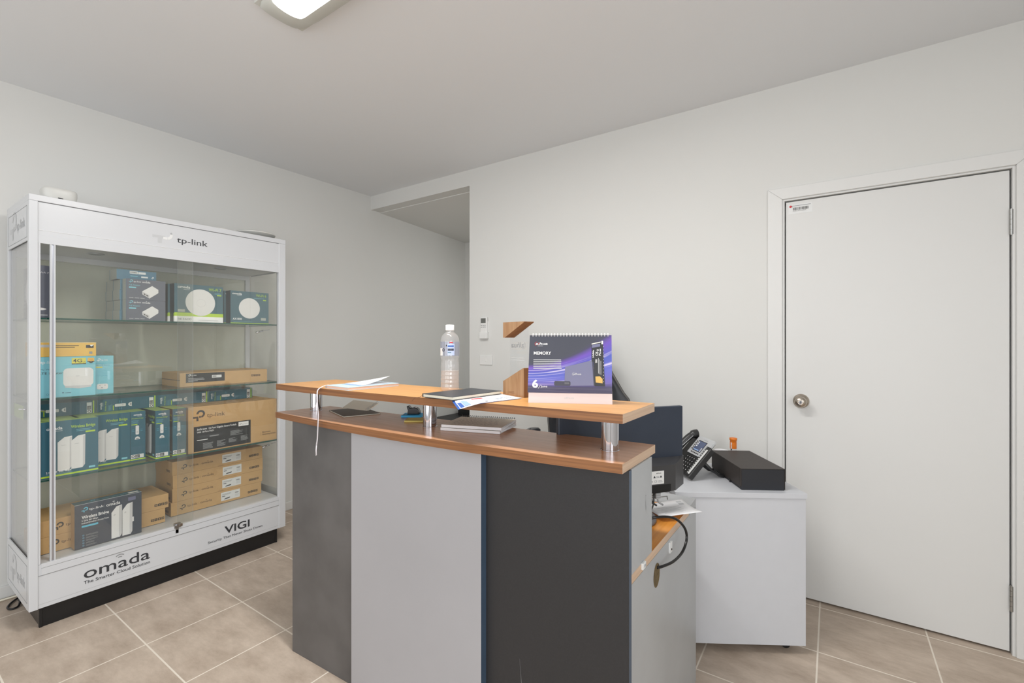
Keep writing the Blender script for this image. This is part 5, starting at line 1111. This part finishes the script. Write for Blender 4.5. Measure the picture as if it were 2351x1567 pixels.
t = thing('paper_cup', 'small white cup just showing behind the black box', 'cup', (-0.475, 2.600, 0.6805))
b = MB(); b.lathe([(0.026, 0), (0.033, 0.070), (0.034, 0.074), (0.032, 0.074), (0.026, 0.006)], 'paper', 32, cap1=False); obj('cup', b, t)

# desk phone
ph = thing('desk_phone', 'black and silver desk phone with lit screen standing on the white office cabinet', 'telephone', (-0.5405, 2.198, 0.6815), R(-50))
Mt = Matrix.Rotation(R(49), 4, 'X')
b = MB(); b.box(-0.205, 0.0, 0.002, 0.205, -0.030, 0.0, 'phoneblack', M=Matrix.Translation((0, 0.0, 0.0)) @ Mt @ Matrix.Translation((0, 0, 0)))
PM = Matrix.Translation((0, 0.0, 0.0175)) @ Mt      # local x right, y up the slope, z out of the face
b = MB(); b.box(-0.205, -0.038, 0.0, 0.205, -0.026, 0.0, 'phoneblack', M=PM); obj('body', b, ph, 0.004, 3)
b = MB(); b.box(-0.036, 0.0, 0.0, 0.168, -0.024, 0.003, 'phoneblack', M=PM); ext = obj('key_module', b, ph, 0.004, 3)
b = MB(); b.box(-0.024, -0.010, 0.015, 0.155, 0.003, 0.0036, 'labelwhite', M=PM)
for k in range(12):
    b.box(-0.0315, -0.0275, 0.018 + k * 0.0114, 0.022 + k * 0.0114, 0.003, 0.0042, 'labelwhite', M=PM); b.box(-0.0075, -0.0035, 0.018 + k * 0.0114, 0.023 + k * 0.0114, 0.003, 0.0042, 'ink', M=PM)
    b.box(-0.022, -0.012, 0.0245 + k * 0.0114, 0.0249 + k * 0.0114, 0.0036, 0.0038, 'greytext', M=PM)
obj('name_strip', b, ext)
b = MB(); pts = [(-0.145, 0.112), (-0.046, 0.106), (-0.038, 0.112), (-0.010 - 0.002, 0.200), (-0.022, 0.207), (-0.140, 0.207), (-0.145, 0.200)]
pts = [(-0.148, 0.106), (-0.040, 0.106), (-0.038, 0.170), (-0.006, 0.170), (-0.004, 0.200), (-0.010, 0.207), (-0.142, 0.207), (-0.148, 0.200)]
b.prism(pts, -0.004, 0.0045, 'phonesilver', M=PM); bz = obj('bezel', b, ph, 0.002)
b = MB(); b.box(-0.122, -0.048, 0.126, 0.184, 0.0045, 0.0052, 'ink', M=PM); b.box(-0.119, -0.051, 0.129, 0.181, 0.0052, 0.0055, 'screen', M=PM)
for k in range(3): b.box(-0.117, -0.106, 0.150 + k * 0.010, 0.156 + k * 0.010, 0.0055, 0.0057, 'white', M=PM)
for k in range(3): b.box(-0.062, -0.053, 0.131 + k * 0.007, 0.135 + k * 0.007, 0.0055, 0.0057, 'white', M=PM)
b.box(-0.115, -0.07, 0.130, 0.136, 0.0055, 0.0057, 'bluelight', M=PM); obj('screen', b, bz)
a = Art((0, 0, 0), (1, 0, 0), (0, 1, 0)); a.lines(-0.09, 0.192, -0.055, 0.196, 1, 'greytext', ragged=0); me = a.mb.mesh('maker_name'); me.transform(PM @ Matrix.Translation((0, 0, 0.0048))); obj('maker_name', me, bz)
for k in range(5):
    b = MB(); b.box(-0.134, -0.127, 0.130 + k * 0.0105, 0.135 + k * 0.0105, 0.0045, 0.0062, 'ink', M=PM); obj('line_key', b, bz)
    b = MB(); b.box(-0.120 + k * 0.015, -0.111 + k * 0.015, 0.114, 0.119, 0.0045, 0.0062, 'ink', M=PM); obj('soft_key', b, bz)
for r_ in range(5):
    for c in range(4):
        b = MB(); x, y = -0.128 + c * 0.021, 0.020 + r_ * 0.016; b.box(x, x + 0.014, y, y + 0.010, 0, 0.0022, 'phoneblack', M=PM); b.box(x + 0.005, x + 0.0085, y + 0.003, y + 0.007, 0.0022, 0.0025, 'white', M=PM); obj('key', b, ph)
b = MB(); b.tube(crs([PM @ Vector(p) for p in ((-0.176, 0.015, 0.010), (-0.176, 0.035, 0.026), (-0.176, 0.075, 0.034), (-0.176, 0.120, 0.034), (-0.176, 0.165, 0.030), (-0.176, 0.195, 0.020), (-0.176, 0.212, 0.006))], 6), [0.014] + [0.021] * 8 + [0.016] * 20 + [0.020] * 7 + [0.016], 'phoneblack', 16)
hs = obj('handset', b, ph)
b = MB(); b.tube([PM @ Vector(p) for p in ((-0.157, 0.05, 0.034), (-0.157, 0.11, 0.038), (-0.157, 0.185, 0.026))], 0.0015, 'phonesilver', 6); obj('trim_line', b, hs)
b = MB(); b.box(-0.150, -0.030, 0.10, 0.13, -0.034, -0.026, 'phoneblack', M=PM); b.tube([PM @ Vector((-0.045, 0.105, -0.03)), Vector((-0.044, 0.130, 0.040)), Vector((-0.043, 0.170, 0.010)), Vector((-0.043, 0.192, 0.008))], [0.008, 0.006, 0.006, 0.009], 'phoneblack', 10)
b.tube([PM @ Vector((-0.135, 0.105, -0.03)), Vector((-0.136, 0.130, 0.040)), Vector((-0.137, 0.170, 0.010)), Vector((-0.137, 0.192, 0.008))], [0.008, 0.006, 0.006, 0.009], 'phoneblack', 10); obj('stand', b, ph)

# ============================================================ OFFICE CHAIR
ch = thing('office_chair', 'black leather high back office chair behind the counter', 'office chair', (-1.16, 2.35, 0), R(14))
def cushion(rows_fn, nu, nv, m, b):
    pass
b = MB(); NU, NV = 24, 20; fr = []; bk = []
def hw(v): return max(0.095, 0.250 - 0.03 * max(0, 0.35 - v) / 0.35 - 0.41 * max(0, v - 0.50) * min(1, max(0, v - 0.50) / 0.08))
for j in range(NV + 1):
    v = j / NV; z = 0.50 + 0.72 * v; w_ = hw(v) * (1 if v < 0.93 else math.sqrt(max(0.02, 1 - ((v - 0.93) / 0.075) ** 2 * 0.8)))
    yb = 0.20 + 0.10 * v + 0.03 * math.sin(v * 5)
    ra, rb = [], []
    for i in range(NU + 1):
        u = -1 + 2 * i / NU; e = max(0.0, 1 - abs(u) ** 4) * max(0.0, 1 - (2 * v - 1) ** 8)
        tuft = 0.006 * math.cos(v * 6 * PI) * (abs(u) < 0.8)
        ra.append((u * w_, yb - 0.045 * e + 0.035 * (1 - u * u) - 0.035 + tuft, z)); rb.append((u * w_, yb + 0.030 * e + 0.035 * (1 - u * u) - 0.035 + 0.012, z))
    fr.append(ra); bk.append(rb)
b.grid(fr, 'leather'); b.grid([list(reversed(r_)) for r_ in bk], 'leather')
rim = [Vector(fr[j][0]) for j in range(NV + 1)] + [Vector(p) for p in fr[NV][1:]] + [Vector(fr[j][NU]) for j in range(NV - 1, -1, -1)] + [Vector(p) for p in reversed(fr[0][1:-1])]
rimb = [Vector(bk[j][0]) for j in range(NV + 1)] + [Vector(p) for p in bk[NV][1:]] + [Vector(bk[j][NU]) for j in range(NV - 1, -1, -1)] + [Vector(p) for p in reversed(bk[0][1:-1])]
b.grid([rim + rim[:1], rimb + rimb[:1]], 'leather'); br = obj('backrest', b, ch)
b = MB(); b.tube(rim + rim[:1], 0.006, 'piping', 8); b.tube(rimb + rimb[:1], 0.006, 'black', 8); obj('piping', b, br)
b = MB(); S_ = sup(0.25, 0.245, 40, 4.5); rows = [[(x * q, y * q - 0.03, z) for x, y in S_] for q, z in ((0.90, 0.415), (0.98, 0.425), (1.0, 0.46), (0.99, 0.495), (0.93, 0.512), (0.6, 0.520), (0.1, 0.516))]
b.grid(rows, 'leather', closed=True); b.add(rows[0], [tuple(reversed(range(40)))], 'leather'); b.add(rows[-1], [tuple(range(40))], 'leather'); obj('seat', b, ch)
for s_ in (-1, 1):
    b = MB(); x = 0.285 * s_; b.tube(crs([(0.20 * s_, 0.14, 0.43), (x, 0.14, 0.45), (x, 0.13, 0.58), (x, 0.10, 0.685)], 6), 0.014, 'blackgloss', 12); b.tube(crs([(x, 0.10, 0.680), (x, 0.0, 0.682), (x, -0.12, 0.680), (x, -0.16, 0.60), (x, -0.10, 0.47), (0.20 * s_, -0.06, 0.43)], 6), 0.014, 'blackgloss', 12); ar = obj('armrest', b, ch)
    b = MB(); rows = [[(x + xx, 0.0 + yy * 1.0 - 0.02, z + 0.015 * (1 - (yy / 0.16) ** 2)) for xx, yy in sup(0.030 * q, 0.155 * q, 28, 3)] for q, z in ((0.9, 0.672), (1.0, 0.685), (1.0, 0.705), (0.8, 0.716), (0.1, 0.719))]
    b.grid(rows, 'leather', closed=True); b.add(rows[0], [tuple(reversed(range(28)))], 'black'); obj('arm_pad', b, ar)
b = MB(); b.cyl(0.030, 0.09, 0.26, 'black', 24); b.cyl(0.018, 0.26, 0.48, 'chrome', 24); b.box(-0.09, 0.09, -0.10, 0.10, 0.475, 0.498, 'black'); obj('gas_lift', b, ch)
b = MB(); b.cyl(0.045, 0.075, 0.115, 'black', 24)
for k in range(5): a_ = 2 * PI * k / 5; b.tube([(0.03 * math.cos(a_), 0.03 * math.sin(a_), 0.098), (0.30 * math.cos(a_), 0.30 * math.sin(a_), 0.070)], [0.022, 0.014], 'black', 10)
obj('star_base', b, ch)
for k in range(5):
    a_ = 2 * PI * k / 5; b = MB(); 
    for s_ in (-1, 1): b.cyl(0.026, -0.009, 0.009, 'black', 20, Matrix.Translation((0.30 * math.cos(a_) - 0.014 * s_ * math.sin(a_), 0.30 * math.sin(a_) + 0.014 * s_ * math.cos(a_), 0.026)) @ Matrix.Rotation(a_, 4, 'Z') @ Matrix.Rotation(R(90), 4, 'X'))
    b.cyl(0.010, 0.03, 0.066, 'black', 12, Matrix.Translation((0.30 * math.cos(a_), 0.30 * math.sin(a_), 0))); obj('castor', b, ch)

for o in ch.children:
    if o.name.split('.')[0] in ('backrest', 'seat', 'armrest'): o.location.z += 0.08
